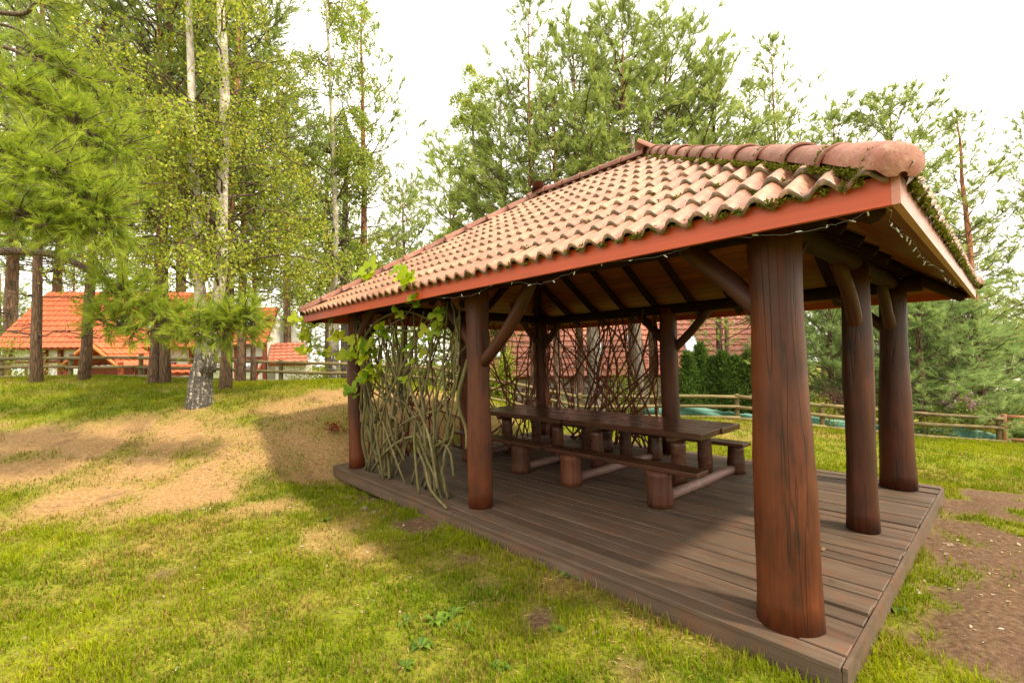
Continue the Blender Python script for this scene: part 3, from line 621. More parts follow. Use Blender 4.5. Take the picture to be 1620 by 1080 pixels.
for pts, r in (([(.26, 4.9, 1.7), (.20, 4.5, 1.25), (.15, 4.1, .85), (.02, 3.72, .32)], .022), ([(.24, 4.6, .75), (.12, 4.15, .5), (.04, 3.9, .28), (-.01, 3.5, .155)], .020), ([(.2, 5.6, .35), (.18, 5.1, .75), (.2, 4.6, 1.0), (.2, 4.0, 1.15)], .015), ([(.3, 3.5, 1.75), (.24, 3.62, 1.3), (.3, 3.55, .95), (.26, 3.5, .75)], .026),
               ([(.2, 5.7, .16), (.15, 5.2, .5), (.2, 4.7, .75), (.25, 4.2, .8), (.2, 3.75, .72), (.15, 3.6, .45)], .02), ([(.22, 6.0, 1.9), (.2, 5.2, 2.15), (.22, 4.4, 2.1), (.25, 3.6, 1.95)], .018), ([(.15, 5.9, 2.05), (.1, 5.3, 2.3), (.12, 4.6, 2.38), (.2, 4., 2.2)], .018), ([(.1, 4.25, .15), (.12, 4.35, .5), (.2, 4.5, .9), (.22, 4.3, 1.5)], .017)):
    P = bezier(pts, 14); c0 = P[0]; m_ = MB(); m_.tube(P - c0, np.linspace(r, r * .7, 14), 8, True, .05, RNG); obj('branch', m_.mesh('branch', True), M_stick, s1, c0 - s1l)
XS = lambda n: [(n, 0, 1., .5, .07), (n, 0, 1., 1.0, .06)]
screen('branch_screen', 'lattice of thin dark reddish branches on the far side', (4.36, 3.5), (4.33, 6.1), XS(24), 2.55, .016, M_stickd, 9, .03, .95, .75)
screen('branch_screen', 'lattice of thin dark branches at the far end, outer bay', (4.2, 6.22), (2.45, 6.22), XS(14), 2.5, .014, M_stickd, 13, .03, .88, .7)
screen('branch_screen', 'lattice of thin dark branches at the far end, inner bay', (2.2, 6.22), (.4, 6.22), XS(13), 2.5, .014, M_stickd, 14, .03, .88, .7)

# ------------------------------------------------------------------ picnic tables with attached benches
def slab(name, L_, W_, T_, mat, parent, loc, seed=0, rz=0):
    m_ = MB(); m_.box((0, 0, 0), (W_, L_, T_)); o = obj(name, m_.mesh(name), mat, parent, loc, (0, 0, rz)); b_ = o.modifiers.new('bevel', 'BEVEL'); b_.width = .006; b_.segments = 2; return o
def picnic(label, yc, LT, seed, ends, bl, br, dy):
    rg = np.random.default_rng(seed); t_ = thing('picnic_table', label, 'picnic table', (2.84, yc, DZ), 0, 'log picnic tables set end to end')
    for k in range(6):
        slab('tabletop_plank', LT + rg.normal(0, .008), .19, .072, M_table, t_, ((k - 2.5) * .197, rg.normal(0, .006), .715 - .036 + rg.normal(0, .0015)))
    for ye in ends:
        for sx in (-.30, .42):
            obj('leg', log_z(.094, .088, .58, 14, 8, .0, .04, int(rg.integers(99))), M_table, t_, (sx, ye, .0))
        slab('leg_crosspiece', .1, 1.05, .065, M_table, t_, (0.03, ye, .608))
        log_between('floor_log', (-1.12 + .14, ye + dy + .02, .062), (.78, ye + dy + .02, .062), .06, M_log, t_, 7, 12, .01, .9, int(rg.integers(99)))
        for sx in (-1.10, .88):
            obj('bench_stump', log_z(.138 if sx < 0 else .12, .13 if sx < 0 else .105, .375, 20, 8, .0, .05, int(rg.integers(99))), M_stump if sx < 0 else M_table, t_, (sx - (.04 if sx < 0 else 0), ye + dy, 0), (0, 0, rg.uniform(0, 6)))
    for (sx, (b0, b1)) in ((-1.06, bl), (.84, br)):
        slab('bench_plank', b1 - b0, .27, .045, M_table, t_, (sx, (b0 + b1) / 2 - yc, .375 + .0225), 0, rg.normal(0, .01))
    return t_
picnic('dark log picnic table nearer the front right post of the gazebo', 2.81, 2.06, 3, (-.62, .62), (1.52, 3.62), (1.80, 3.75), -.22)
picnic('dark log picnic table further back by the branch screens', 4.90, 2.06, 4, (-.72, .45), (3.72, 5.75), (3.95, 5.8), -.04)

# ------------------------------------------------------------------ fairy lights
fl = thing('fairy_lights', 'thin string of small clear fairy lights hung along the eaves', 'string lights', (-.30, 0, 2.4))
FLP = [(-.30, 3.318, 2.39), (-.30, 2.70, 2.325), (-.30, 2.243, 2.39), (-.30, 1.742, 2.325), (-.30, 1.285, 2.392), (-.30, .775, 2.36), (-.30, .414, 2.392), (-.30, .013, 2.345), (-.30, -.208, 2.36), (-.30, -.335, 2.395), (-.1, -.33, 2.34), (.25, -.33, 2.36), (.6, -.33, 2.37), (1.0, -.33, 2.33), (1.8, -.33, 2.37), (2.6, -.33, 2.34), (3.4, -.33, 2.37)]
P = bezier(FLP, 170) + np.random.default_rng(3).normal(0, .004, (170, 3)) - np.array([-.30, 0, 2.4])
m_ = MB(); m_.tube(P, .0015, 5, True); 
M_wire, _t, _b, _ = newmat('grey_wire'); _b.inputs['Base Color'].default_value = (.09, .085, .075, 1); _b.inputs['Roughness'].default_value = .5
M_bulb, _t, _b, _ = newmat('clear_bulb'); _b.inputs['Base Color'].default_value = (.5, .5, .47, 1); _b.inputs['Roughness'].default_value = .15
obj('wire', m_.mesh('wire', True), M_wire, fl)
m_ = MB(); m_.tube([(0, 0, 0), (0, 0, .010), (0, 0, .026), (0, 0, .030)], [.0028, .004, .0035, .001], 6); BULB = m_.mesh('bulb', True); BULB.materials.append(M_bulb)
rg = np.random.default_rng(8)
for k in range(4, 166, 5): obj('bulb', BULB, None, fl, P[k], (rg.normal(0, 1.) + (3.14 if rg.random() < .65 else 0), rg.normal(0, .8), 0))

# ------------------------------------------------------------------ foliage builders
def norm(a): return a / (np.linalg.norm(a, axis=-1, keepdims=True) + 1e-9)
def needles(P, D, Ls, n, nl, nw, c0, c1, rg, spread=(.35, 1.0), droop=0.):
    m = len(P); P = np.repeat(P, n, 0); D = norm(np.repeat(D, n, 0)); Lr = np.repeat(Ls, n)[:, None]
    u = rg.uniform(.05, 1, (m * n, 1)); B = P + D * Lr * u; S = norm(np.cross(D, rg.normal(0, 1, P.shape))); th = rg.uniform(*spread, (m * n, 1)) * (1.1 - .5 * u)
    ND = D * np.cos(th) + S * np.sin(th); ND[:, 2] -= droop; l = nl * rg.uniform(.7, 1.15, (m * n, 1)); W = norm(np.cross(ND, rg.normal(0, 1, P.shape))) * nw * .5
    V = np.stack([B - W, B + W, B + ND * l], 1).reshape(-1, 3)
    f = np.repeat(rg.random((m, 1)), n, 0) * .75 + rg.random((m * n, 1)) * .25; c = c0 * (1 - f) + c1 * f
    return V, np.repeat(c, 3, 0)
def leaves(P, D, size, c0, c1, rg, asp=.62, yel=.0, cy=(.4, .3, .03)):
    m = len(P); D = norm(D); S = norm(np.cross(D, rg.normal(0, 1, P.shape))); l = (size * rg.uniform(.65, 1.2, m))[:, None]
    A = P; B = P + D * l * .45 + S * l * asp * .5; C = P + D * l; E = P + D * l * .45 - S * l * asp * .5
    V = np.stack([A, B, C, E], 1).reshape(-1, 3); f = rg.random((m, 1)); c = c0 * (1 - f) + c1 * f
    if yel > 0: c = np.where(rg.random((m, 1)) < yel, np.array(cy) * rg.uniform(.7, 1.2, (m, 1)), c)
    return V, np.arange(m * 4).reshape(-1, 4), np.repeat(c, 4, 0)
A3 = lambda *v: np.array(v, float)
PC0, PC1 = A3(.16, .23, .055), A3(.44, .50, .14)

def pine_proto(name, Ht, r0, cb, R, whorls, per, seed, twigs=9, shoots=3, nn=20, nl=.085, nw=.0085, up=.25, prof=.75, dead=10, c0=None, c1=None, lean=.02, top_up=.9, fork=False, twl=.55, bark=None):
    c0 = PC0 if c0 is None else c0; c1 = PC1 if c1 is None else c1
    rg = np.random.default_rng(seed); k = 16; z = np.linspace(0, Ht, k)
    wx = np.cumsum(rg.normal(0, lean, k)) * Ht / 12; wy = np.cumsum(rg.normal(0, lean, k)) * Ht / 12; wx -= wx[0]; wy -= wy[0]
    TP = np.stack([wx, wy, z], -1); rad = r0 * (1 - z / Ht) ** .75 * .94 + .012; rad[0] *= 1.22
    TP[0, 2] = -.25
    trunk = MB(); trunk.tube(TP, rad, 14, True, .025, rg)
    def tp(zz): return np.array([np.interp(zz, z, wx), np.interp(zz, z, wy), zz])
    limbs = MB(); SP, SD, SLn = [], [], []
    def twig(p, d, l):
        e = p + d * l; limbs.tube(np.array([p, e]), [.007, .003], 3, False)
        for s in range(shoots):
            dd = norm(d + rg.normal(0, .45, 3) + A3(0, 0, .35)); q = p + d * l * rg.uniform(.45, 1.); SP.append(q); SD.append(dd); SLn.append(rg.uniform(.12, .24))
    for w_ in range(whorls):
        f = (w_ + rg.uniform(-.3, .3)) / (whorls - 1); f = min(max(f, 0), .985); zz = cb + (Ht - cb) * f; a0 = rg.uniform(0, 6.28)
        ln_ = R * ((1 - f) ** prof) * (.6 + .4 * min(1, f * 3.5)) + .22
        for b_ in range(per):
            az = a0 + b_ * 6.283 / per + rg.normal(0, .3); l = ln_ * rg.uniform(.6, 1.15); el = (up - .25) + top_up * f ** 1.5 + rg.normal(0, .12)
            d = A3(math.cos(az) * math.cos(el), math.sin(az) * math.cos(el), math.sin(el)); p0 = tp(zz); s = np.linspace(0, 1, 6)
            P = p0 + d * l * s[:, None]; P[:, 2] += l * .22 * (s ** 2.2) - l * .10 * np.sin(s * 3.14) * (1 - f); P[1:] += rg.normal(0, .025 * l, (5, 3))
            br = max(.008, r0 * .24 * (l / (R + .2)) ** .8 * (1 - .3 * f)); limbs.tube(P, np.linspace(br, .006, 6), 5, False)
            nt_ = max(3, int(twigs * l / R + 1.5))
            for q in range(nt_):
                u = rg.uniform(.35, 1) if q else 1.; p = np.array([np.interp(u, s, P[:, i]) for i in range(3)]); dd = norm(d * .7 + rg.normal(0, .55, 3) * A3(1, 1, .55) + A3(0, 0, .28)); twig(p, dd, twl * rg.uniform(.35, 1.) * min(1, .35 + l / R))
    twig(tp(Ht - .05), A3(0, 0, 1), .3)
    for q in range(dead):
        zz = rg.uniform(min(1.1, cb * .4), max(cb, 1.3)); az = rg.uniform(0, 6.28); l = rg.uniform(.3, 1.3); d = A3(math.cos(az), math.sin(az), rg.uniform(-.25, .25)); s = np.linspace(0, 1, 5)[:, None]
        P = tp(zz) + d * l * s; P[1:] += rg.normal(0, .04 * l, (4, 3)); limbs.tube(P, np.linspace(.018, .005, 5), 4, False)
        for e in range(3):
            p = P[rg.integers(1, 5)]; limbs.tube(np.array([p, p + norm(d + rg.normal(0, .7, 3)) * l * .35]), [.007, .003], 3, False)
    NV, NC = needles(np.array(SP), np.array(SD), np.array(SLn), nn, nl, nw, c0, c1, rg)
    return dict(name=name, trunk=trunk.mesh('trunk', True), limbs=limbs.mesh('limbs', True), crown=mesh_np('crown', NV, np.arange(len(NV)).reshape(-1, 3), NC), H=Ht, r0=r0, bark=bark or M_pbark)

TREE_GROUP = {}
def place(pr, px, d, topy, rot, label, cat='tree', name='pine_tree', group='pine trees standing around the gazebo', lean=(0, 0), scale=None, tr=None, wide=1.):
    P = at(px, 560, d); x, y = P[0], P[1]; z = H1(x, y); ht = at(px, topy, d)[2] - z; s = ht / pr['H'] if scale is None else scale
    r = thing(name, label, cat, (x, y, z), rot, group); r.scale = (s * wide, s * wide, s); r.rotation_euler = (lean[0], lean[1], rot)
    o = obj('trunk', pr['trunk'], pr['bark'], r); obj('limbs', pr['limbs'], M_twig, r); obj('crown', pr['crown'], M_needle, r)
    if tr: k = tr / (pr['r0'] * s * wide); o.scale = (k, k, 1)
    return r

PB = pine_proto('bushy', 12, .17, 4.0, 2.7, 24, 5, 1, 14, 5, 24, .095, .0115, up=.35, prof=.62, top_up=.8)
PBl = pine_proto('bushy_low', 10, .15, .9, 2.5, 25, 5, 2, 13, 5, 24, .095, .0115, up=.3, dead=2, prof=.48, top_up=.8)
PT_ = pine_proto('tall', 13, .17, 4.2, 2.6, 20, 5, 3, 13, 5, 24, .095, .0115, up=.2, dead=22, prof=.55)
PS = pine_proto('spindly', 12, .13, 3.2, 2.1, 19, 4, 4, 7, 5, 24, .09, .011, up=.55, top_up=.7, dead=8, twl=.4, prof=.6)
PY_ = pine_proto('young', 3.4, .06, .25, 1.35, 13, 6, 5, 9, 3, 30, .12, .0085, up=.45, dead=0, c0=A3(.15, .24, .075), c1=A3(.38, .48, .17))
PSm = pine_proto('small', 6, .09, 1.6, 1.7, 11, 4, 6, 7, 4, 20, .09, .010, up=.3, dead=4)

# left plateau
LG = 'pine trunks on the grassy bank left of the birch'
place(PT_, 60, 10.6, -260, .3, 'slim pine with a bare brown trunk, leftmost on the grassy bank', group=LG, tr=.10)
place(PT_, 133, 11, -200, 2.1, 'pine with a slightly leaning trunk in front of the tiled porch gable', group=LG, lean=(.02, -.03), tr=.11)
place(PT_, 243, 11, -230, 4.0, 'left stem of the paired pine trunks between porch and birch', group=LG, lean=(.0, -.035), tr=.115)
place(PB, 262, 11.1, -150, 5.1, 'right stem of the paired pine trunks between porch and birch', group=LG, lean=(.03, .02), tr=.11)
place(PB, 357, 10.3, -130, 1.2, 'reddish pine standing directly behind the birch', group=LG, lean=(.015, .015), tr=.118)
place(PT_, 380, 12, -60, 3.2, 'pine just right of the reddish pine behind the birch', group=LG, tr=.105)
place(PS, 401, 12.3, 60, .9, 'thin pale pine stem right of the birch near the fence', group=LG, tr=.06)
place(PS, 578, 14, 10, 4.4, 'tall sparse orange-barked pine rising behind the gazebo roof left end', tr=.13, lean=(0, .0))
BG = 'pines growing behind the left house and fence'
for k, (px, d, ty, rot, pr, lab) in enumerate([(15, 27, -60, .1, PB, 'dark pine behind the left house at the picture edge'), (190, 27, 20, 1.3, PB, 'dense pine rising behind the roof skylight of the left house'), (285, 27.5, 0, 2.2, PB, 'pine rising behind the left house straight over the birch'),
        (455, 24, 160, 3.1, PB, 'bushy pine right of the birch behind the fence'), (520, 26, 220, 4.2, PB, 'pine between the birch and the sparse tall pine, beyond the fence'), (640, 24, 300, 5.3, PBl, 'low green pine in the gap left of the central trees'), (90, 30, 90, 5, PB, 'distant pine over the left house roof'), (-60, 24, -100, 2.6, PB, 'dense pine beyond the left picture edge')]):
    place(pr, px, d, ty, rot, lab, group=BG)
# centre
CG = 'pines rising behind the gazebo roof'
for k, (px, d, ty, rot, pr, lab) in enumerate([(843, 15, 0, .5, PS, 'slender pine with an open spire top, left of the central crowns'), (918, 15.5, 45, 1.9, PB, 'bushy pine with an orange trunk and dead branches above the roof'), (1000, 16, 8, 2.9, PB, 'tallest dense pine above the middle of the roof'), (1068, 16.6, 35, 4.1, PB, 'dense pine just right of the tallest central pine'),
        (1138, 17, 105, 5.2, PB, 'bushy pine at the right shoulder of the central crowns'), (795, 16.5, 150, .9, PB, 'low bushy pine beside the pale birch behind the roof'), (880, 14, 150, 3.6, PT_, 'grey-trunked pine seen through the far branch lattice'), (1240, 16, 62, 2.0, PS, 'spindly open-topped pine above the roof hip'),
        (1335, 19, 190, 3.3, PBl, 'low pine peeping over the hip tiles'), (1425, 18, 160, .2, PBl, 'pointed pine behind the roof corner'), (1030, 19, 90, 1.1, PB, 'pine filling the gap behind the tallest central pine'), (715, 25, 240, 2.4, PBl, 'distant pine at the left foot of the central crowns')]):
    place(pr, px, d, ty, rot, lab, group=CG, wide=1.3 if pr is not PS else 1.1, tr=.125 if pr is not PS else .09)
RG = 'pines at the right edge'
place(PS, 1556, 13, 172, .6, 'open pine with an orange trunk at the right edge', group=RG, lean=(-.02, .035), wide=1.25)
place(PS, 1650, 15, 190, 2.6, 'pine half cut by the right picture edge', group=RG)
place(PSm, 1153, 14.6, 395, 1.5, 'small thin pine in front of the pale tiled roof', group=RG, wide=1.2)
place(PBl, 1490, 20, 330, 1.5, 'dense pine behind the flowering bush', group=RG)
place(PBl, 1660, 24, 420, 4.5, 'distant low pine beside the far orange roof', group=RG)
YG = 'young soft-needled pines beyond the right fence'
for (px, d, ty, rot, wd, lab) in [(1312, 14.5, 470, .4, 1.25, 'young soft pine between the front posts'), (1455, 12.9, 470, 1.4, 1.5, 'large soft young pine right of the back corner post'), (1525, 13.4, 505, 2.4, 1.4, 'young pine behind the pink flowers'), (1595, 14.2, 540, 3.9, 1.3, 'dark young pine by the gate'), (1400, 15.6, 490, 4.9, 1.3, 'young pine hidden behind the back corner post')]:
    place(PY_, px, d, ty, rot, lab, group=YG, wide=wd)

# trunks between the far lattice and the pale roof
for (px, d, h, r, lab) in [(937, 14.2, 9, .20, 'thick grey tree trunk behind the far lattice'), (1012, 14.6, 9, .16, 'grey tree trunk right of the thick one behind the far lattice'), (548, 14.8, 9, .12, 'dark slim trunk beyond the fence beside the corner post')]:
    P = at(px, 560, d); x, y = P[:2]; rg = np.random.default_rng(px); z = np.linspace(-.2, h, 10); pts = np.stack([np.cumsum(rg.normal(0, .04, 10)), np.cumsum(rg.normal(0, .04, 10)), z], -1)
    r_ = thing('broadleaf_tree', lab, 'tree', (x, y, H1(x, y)), 0, 'grey trunks around the gazebo'); m_ = MB(); m_.tube(pts, np.linspace(r * 1.1, r * .5, 10), 14, True, .02, rg); obj('trunk', m_.mesh('trunk', True), M_gbark, r_)
    m_ = MB(); LP, LD = [], []
    for q in range(16):
        zz = rg.uniform(4.2, h); az = rg.uniform(0, 6.28); l = rg.uniform(.8, 1.8); d_ = A3(math.cos(az), math.sin(az), .5); p0 = A3(0, 0, zz); s = np.linspace(0, 1, 5)[:, None]; PP = p0 + d_ * l * s; m_.tube(PP, np.linspace(.03, .006, 5), 4, False)
        for e in range(110): LP.append(PP[rg.integers(1, 5)] + rg.normal(0, .3, 3)); LD.append(rg.normal(0, 1, 3) - A3(0, 0, .5))
    obj('limbs', m_.mesh('limbs', True), M_twig, r_); v, f, c = leaves(np.array(LP), np.array(LD), .09, A3(.08, .13, .015), A3(.2, .24, .03), rg); obj('crown', mesh_np('crown', v, f, c), M_leaf, r_)

# ------------------------------------------------------------------ birches
def birch(label, base, stems, seed, nbr, tw, nl, lsz, c0, c1, r0, R, z0, thick_base=True, grp=None, yel=.05):
    rg = np.random.default_rng(seed); base = np.array(base); r_ = thing('birch_tree', label, 'tree', base, 0, grp); tm = MB(); lm = MB(); LP, LD = [], []
    for si, (pts, ra) in enumerate(stems):
        P = bezier(np.array(pts) - base, 26); rad = np.interp(np.linspace(0, 1, 26), np.linspace(0, 1, len(ra)), ra); tm.tube(P, rad, 16, True, .03, rg)
        hs = P[:, 2]; sel = [i for i in range(26) if hs[i] > z0]
        for q in range(nbr):
            i = sel[int(len(sel) * rg.random())]; p0 = P[i]; f = (hs[i] - z0) / (hs[-1] - z0); az = rg.uniform(0, 6.28); l = R * (1 - .55 * f) * rg.uniform(.5, 1.15); el = rg.uniform(.35, 1.0); d = A3(math.cos(az) * math.cos(el), math.sin(az) * math.cos(el), math.sin(el))
            s = np.linspace(0, 1, 8); B = p0 + d * l * s[:, None]; B[:, 2] -= l * .55 * s ** 2.4; B[1:] += rg.normal(0, .03 * l, (7, 3)); lm.tube(B, np.linspace(.024 * (1 - .5 * f), .005, 8), 5, False)
            for w_ in range(tw):
                u = rg.uniform(.42, 1); p = np.array([np.interp(u, s, B[:, k]) for k in range(3)]); tl = rg.uniform(.3, 1.0); hd = norm(rg.normal(0, 1, 3) * A3(1, 1, .2)); ss = np.linspace(0, 1, 5)[:, None]
                T = p + hd * tl * .45 * ss ** .7; T[:, 2] -= (tl * .8 * ss ** 1.6)[:, 0] - .06 * ss[:, 0]; lm.tube(T, np.linspace(.005, .002, 5), 3, False)
                uu = rg.uniform(.1, 1, nl); LPi = np.stack([np.interp(uu, ss[:, 0], T[:, k]) for k in range(3)], -1) + rg.normal(0, .055, (nl, 3)); LP.append(LPi); LD.append(rg.normal(0, .7, (nl, 3)) - A3(0, 0, .7))
    obj('trunk', tm.mesh('trunk', True), M_birch, r_); obj('limbs', lm.mesh('limbs', True), M_twig, r_); v, f, c = leaves(np.vstack(LP), np.vstack(LD), lsz, c0, c1, rg, .75, yel, (.38, .30, .03)); obj('crown', mesh_np('crown', v, f, c), M_leaf, r_); return r_
bb = at(315, 640, 8.6); bb[2] = H1(bb[0], bb[1])
fork = at(327, 545, 8.6)
low = bb - [0, 0, .25]
birch('twin-stemmed birch with white bark and a rough pale foot on the sandy bank', bb,
      [([low, bb + [.02, -.02, .45], fork - [.02, -.02, .1], at(317, 470, 8.65), at(313, 400, 8.7), at(306, 250, 8.75), at(303, 130, 8.8), at(296, -60, 8.9), at(285, -300, 9.)], [.24, .195, .17, .105, .092, .085, .075, .06, .045, .02]),
       ([fork - [0, 0, .5], fork + [.06, -.05, 0], at(341, 500, 8.55), at(350, 420, 8.5), at(352, 300, 8.5), at(356, 170, 8.5), at(350, 20, 8.4), at(345, -150, 8.3), at(340, -330, 8.2)], [.15, .13, .105, .095, .088, .082, .072, .05, .02])],
      5, 70, 15, 24, .056, A3(.18, .25, .022), A3(.47, .51, .07), .2, 2.9, 2.0, yel=.07)
b2_ = at(745, 560, 17.5); b2_[2] = H1(b2_[0], b2_[1])
birch('pale birch with fine yellow-green leaves behind the gazebo roof', b2_, [([b2_ - [0, 0, .2], b2_ + [.1, 0, 3], at(752, 330, 17.5), at(745, 135, 17.5)], [.16, .13, .09, .02])], 8, 70, 13, 30, .09, A3(.19, .26, .045), A3(.42, .47, .10), .2, 2.5, 2.5, grp=None)
b3_ = at(528, 560, 13.6); b3_[2] = H1(b3_[0], b3_[1])
birch('slim leafy birch between the twin birch and the gazebo roof', b3_, [([b3_ - [0, 0, .2], b3_ + [0, 0, 2.5], at(530, 330, 13.2), at(515, -40, 12.8)], [.14, .12, .08, .02])], 9, 100, 14, 26, .065, A3(.16, .24, .028), A3(.41, .47, .075), .2, 2.9, 2.6)

# ------------------------------------------------------------------ near pine boughs (trunk just outside on the left)
rg = np.random.default_rng(77)
npb = at(-330, 640, 6.0); npb[2] = H1(npb[0], npb[1]); npine = thing('pine_tree', 'near pine whose bright long-needled boughs hang in from the left', 'tree', npb, 0, None)
m_ = MB(); topn = npb + A3(.3, .2, 10.5); m_.tube(bezier([npb - [0, 0, .3], npb + A3(.05, .1, 3), npb + A3(.2, .1, 7), topn], 16) - npb, np.linspace(.24, .04, 16), 16, True, .02, rg); obj('trunk', m_.mesh('trunk', True), M_pbark, npine)
lm = MB(); SP, SD, SN = [], [], []
def tr(z): return npb + A3(.2, .1, z)
BOUGH = [  # branch pixels (x, y, d), spread radius m, number of twigs
    ([(-330, 452, 6.05), (-100, 412, 6.1), (0, 398, 6.2), (90, 405, 6.3), (175, 447, 6.4), (250, 500, 6.4), (330, 520, 6.4), (395, 500, 6.4)], .33, 230, .54, .07),
    ([(250, 500, 6.4), (200, 520, 6.3), (150, 500, 6.2), (290, 540, 6.3)], .25, 40, .1, .02),
    ([(-330, 300, 6), (-100, 260, 5.6), (0, 250, 5.4), (80, 270, 5.4), (140, 320, 5.5), (160, 350, 5.5)], .42, 190, .3, .05),
    ([(-330, 380, 6), (-100, 330, 5.3), (0, 330, 5.2), (60, 345, 5.3), (110, 350, 5.4)], .32, 110, .3, .04),
    ([(-330, 120, 6), (-80, 110, 5.8), (30, 150, 5.8), (110, 190, 5.9), (190, 240, 6.)], .42, 150, .3, .05),
    ([(-330, 60, 6), (-60, 60, 6.4), (60, 95, 6.6), (140, 130, 6.8), (200, 200, 7.)], .35, 70, .4, .045),
    ([(-330, -60, 6), (0, 20, 6.5), (60, 3, 6.5), (120, -30, 6.5)], .3, 14, .6, .045),
    ([(-330, -20, 6), (0, 38, 6.8), (50, 70, 6.8), (85, 105, 6.8)], .3, 26, .6, .03)]
for pts, spr, ntw, u0, br in BOUGH:
    P = bezier([at(*q) for q in pts], 24) - npb; lm.tube(P, np.linspace(br, .008, 24), 8, False, .03, rg); s = np.linspace(0, 1, 24)
    for q in range(ntw):
        u = rg.uniform(u0, 1); p = np.array([np.interp(u, s, P[:, k]) for k in range(3)]); p2 = np.array([np.interp(min(1, u + .06), s, P[:, k]) for k in range(3)])
        d = norm(norm(p2 - p + 1e-6) * .5 + rg.normal(0, .6, 3) + A3(0, 0, .12)); l = spr * rg.uniform(.5, 1.5); e = p + d * l; md = p + d * l * .5 + rg.normal(0, .03, 3); lm.tube(np.array([p, md, e]), [.010, .007, .004], 4, False)
        for k in range(6):
            uu = rg.uniform(.3, 1); SP.append(p + (e - p) * uu); SD.append(norm(d + rg.normal(0, .5, 3) + A3(0, 0, .15))); SN.append(rg.uniform(.09, .2))
v, c = needles(np.array(SP), np.array(SD), np.array(SN), 30, .105, .005, A3(.13, .20, .020), A3(.40, .46, .055), rg, (.25, .8), .12)
obj('limbs', lm.mesh('limbs', True), M_twig, npine); obj('crown', mesh_np('crown', v, np.arange(len(v)).reshape(-1, 3), c), M_needle, npine)

# dead orange-needled branch in the bushy central pine
dd = at(905, 270, 14.8); dt = thing('dead_branch', 'leaning dead branch with rust-coloured needles above the roof ridge', 'branch', dd, 0)
m_ = MB(); PP = bezier([at(862, 180, 14.8), at(885, 222, 14.8), at(905, 262, 14.8), at(925, 300, 14.8)], 10) - dd; m_.tube(PP, np.linspace(.02, .06, 10), 7, False); obj('limb', m_.mesh('limb', True), M_pbark, dt)
SP = PP[rg.integers(3, 10, 60)] + rg.normal(0, .28, (60, 3)); v, c = needles(SP, rg.normal(0, 1, (60, 3)) - A3(0, 0, .6), rg.uniform(.1, .25, 60), 26, .1, .009, A3(.2, .075, .02), A3(.42, .19, .06), rg); obj('dry_needles', mesh_np('dry_needles', v, np.arange(len(v)).reshape(-1, 3), c), M_needle, dt)

# ------------------------------------------------------------------ shrubs, thujas
def shrub(name, label, px, d, wdt, hgt, n, lsz, c0, c1, seed, cat='shrub', grp=None, asp=.6, flowers=None, upward=.3):
    rg = np.random.default_rng(seed); P = at(px, 560, d); x, y = P[:2]; r_ = thing(name, label, cat, (x, y, H1(x, y) - .03), rg.uniform(0, 6), grp); m_ = MB(); LP, LD = [], []
    ns = max(7, int(wdt * 12))
    for q in range(ns):
        az = rg.uniform(0, 6.28); rr = wdt * .5 * math.sqrt(rg.random()); e = A3(rr * math.cos(az), rr * math.sin(az), hgt * rg.uniform(.55, 1.) * math.sqrt(max(.15, 1 - (rr / (wdt * .56)) ** 2))); b0 = A3(e[0] * .25, e[1] * .25, 0); Pm = bezier([b0, (b0 + e) / 2 + rg.normal(0, .06, 3), e], 6); m_.tube(Pm, np.linspace(.012, .003, 6), 4, False)
        k = n // ns; u = rg.random(k) ** .7; i = np.clip((u * 5).astype(int), 0, 4); LP.append(Pm[i] + (Pm[i + 1] - Pm[i]) * rg.random((k, 1)) + rg.normal(0, .085, (k, 3)) * (wdt + .3)); LD.append(rg.normal(0, 1, (k, 3)) + A3(0, 0, upward))
    LP = np.vstack(LP); LP[:, 2] = np.abs(LP[:, 2]); obj('stems', m_.mesh('stems', True), M_twig, r_); v, f, c = leaves(LP, np.vstack(LD), lsz, c0, c1, rg, asp); obj('foliage', mesh_np('foliage', v, f, c), M_leaf, r_)
    if flowers:
        FP = LP[rg.choice(len(LP), flowers * 12)]; FP = FP[FP[:, 2] > hgt * .55][:flowers]; FP = np.repeat(FP, 14, 0) + rg.normal(0, .04, (len(FP) * 14, 3)); v, f, c = leaves(FP, rg.normal(0, 1, FP.shape), .05, A3(.45, .2, .36), A3(.65, .4, .55), rg, .9); obj('flowers', mesh_np('flowers', v, f, c), M_leaf, r_)
    return r_
YG0, YG1 = A3(.12, .16, .012), A3(.34, .33, .03)
shrub('shrub', 'dark purple-leaved shrub between the front posts', 1312, 13.0, 1.1, 1.45, 2600, .06, A3(.07, .03, .025), A3(.2, .1, .08), 1)
shrub('shrub', 'bright yellow-green shrub below the purple one at the fence', 1305, 12.3, 1.3, .95, 2800, .05, YG0, YG1, 2)
shrub('shrub', 'yellow-green shrub at the fence between the two back posts', 1405, 12.2, .9, 1.1, 2000, .05, YG0, YG1, 3)
shrub('flowering_shrub', 'tall bush with small pink flowers beyond the right fence', 1508, 11.95, 1.15, 1.55, 2600, .06, A3(.10, .15, .025), A3(.28, .32, .06), 4, flowers=26)
shrub('shrub', 'yellow-tinged shrub left of the gate behind the rails', 1545, 11.9, .8, .85, 1800, .05, YG0, A3(.42, .34, .03), 5)
shrub('shrub', 'dark broad-leaved shrub behind the gate', 1600, 12.9, 1.3, 1.1, 2200, .09, A3(.06, .10, .015), A3(.18, .24, .03), 6)
shrub('shrub', 'low yellowish shrub behind the rails right of the back corner post', 1460, 11.8, 1.2, .75, 2200, .05, YG0, YG1, 16)
shrub('shrub', 'green shrub between grey trunks and thujas beyond the fence', 985, 14.5, 1.3, 1.9, 2600, .07, A3(.08, .13, .012), A3(.26, .3, .03), 7)
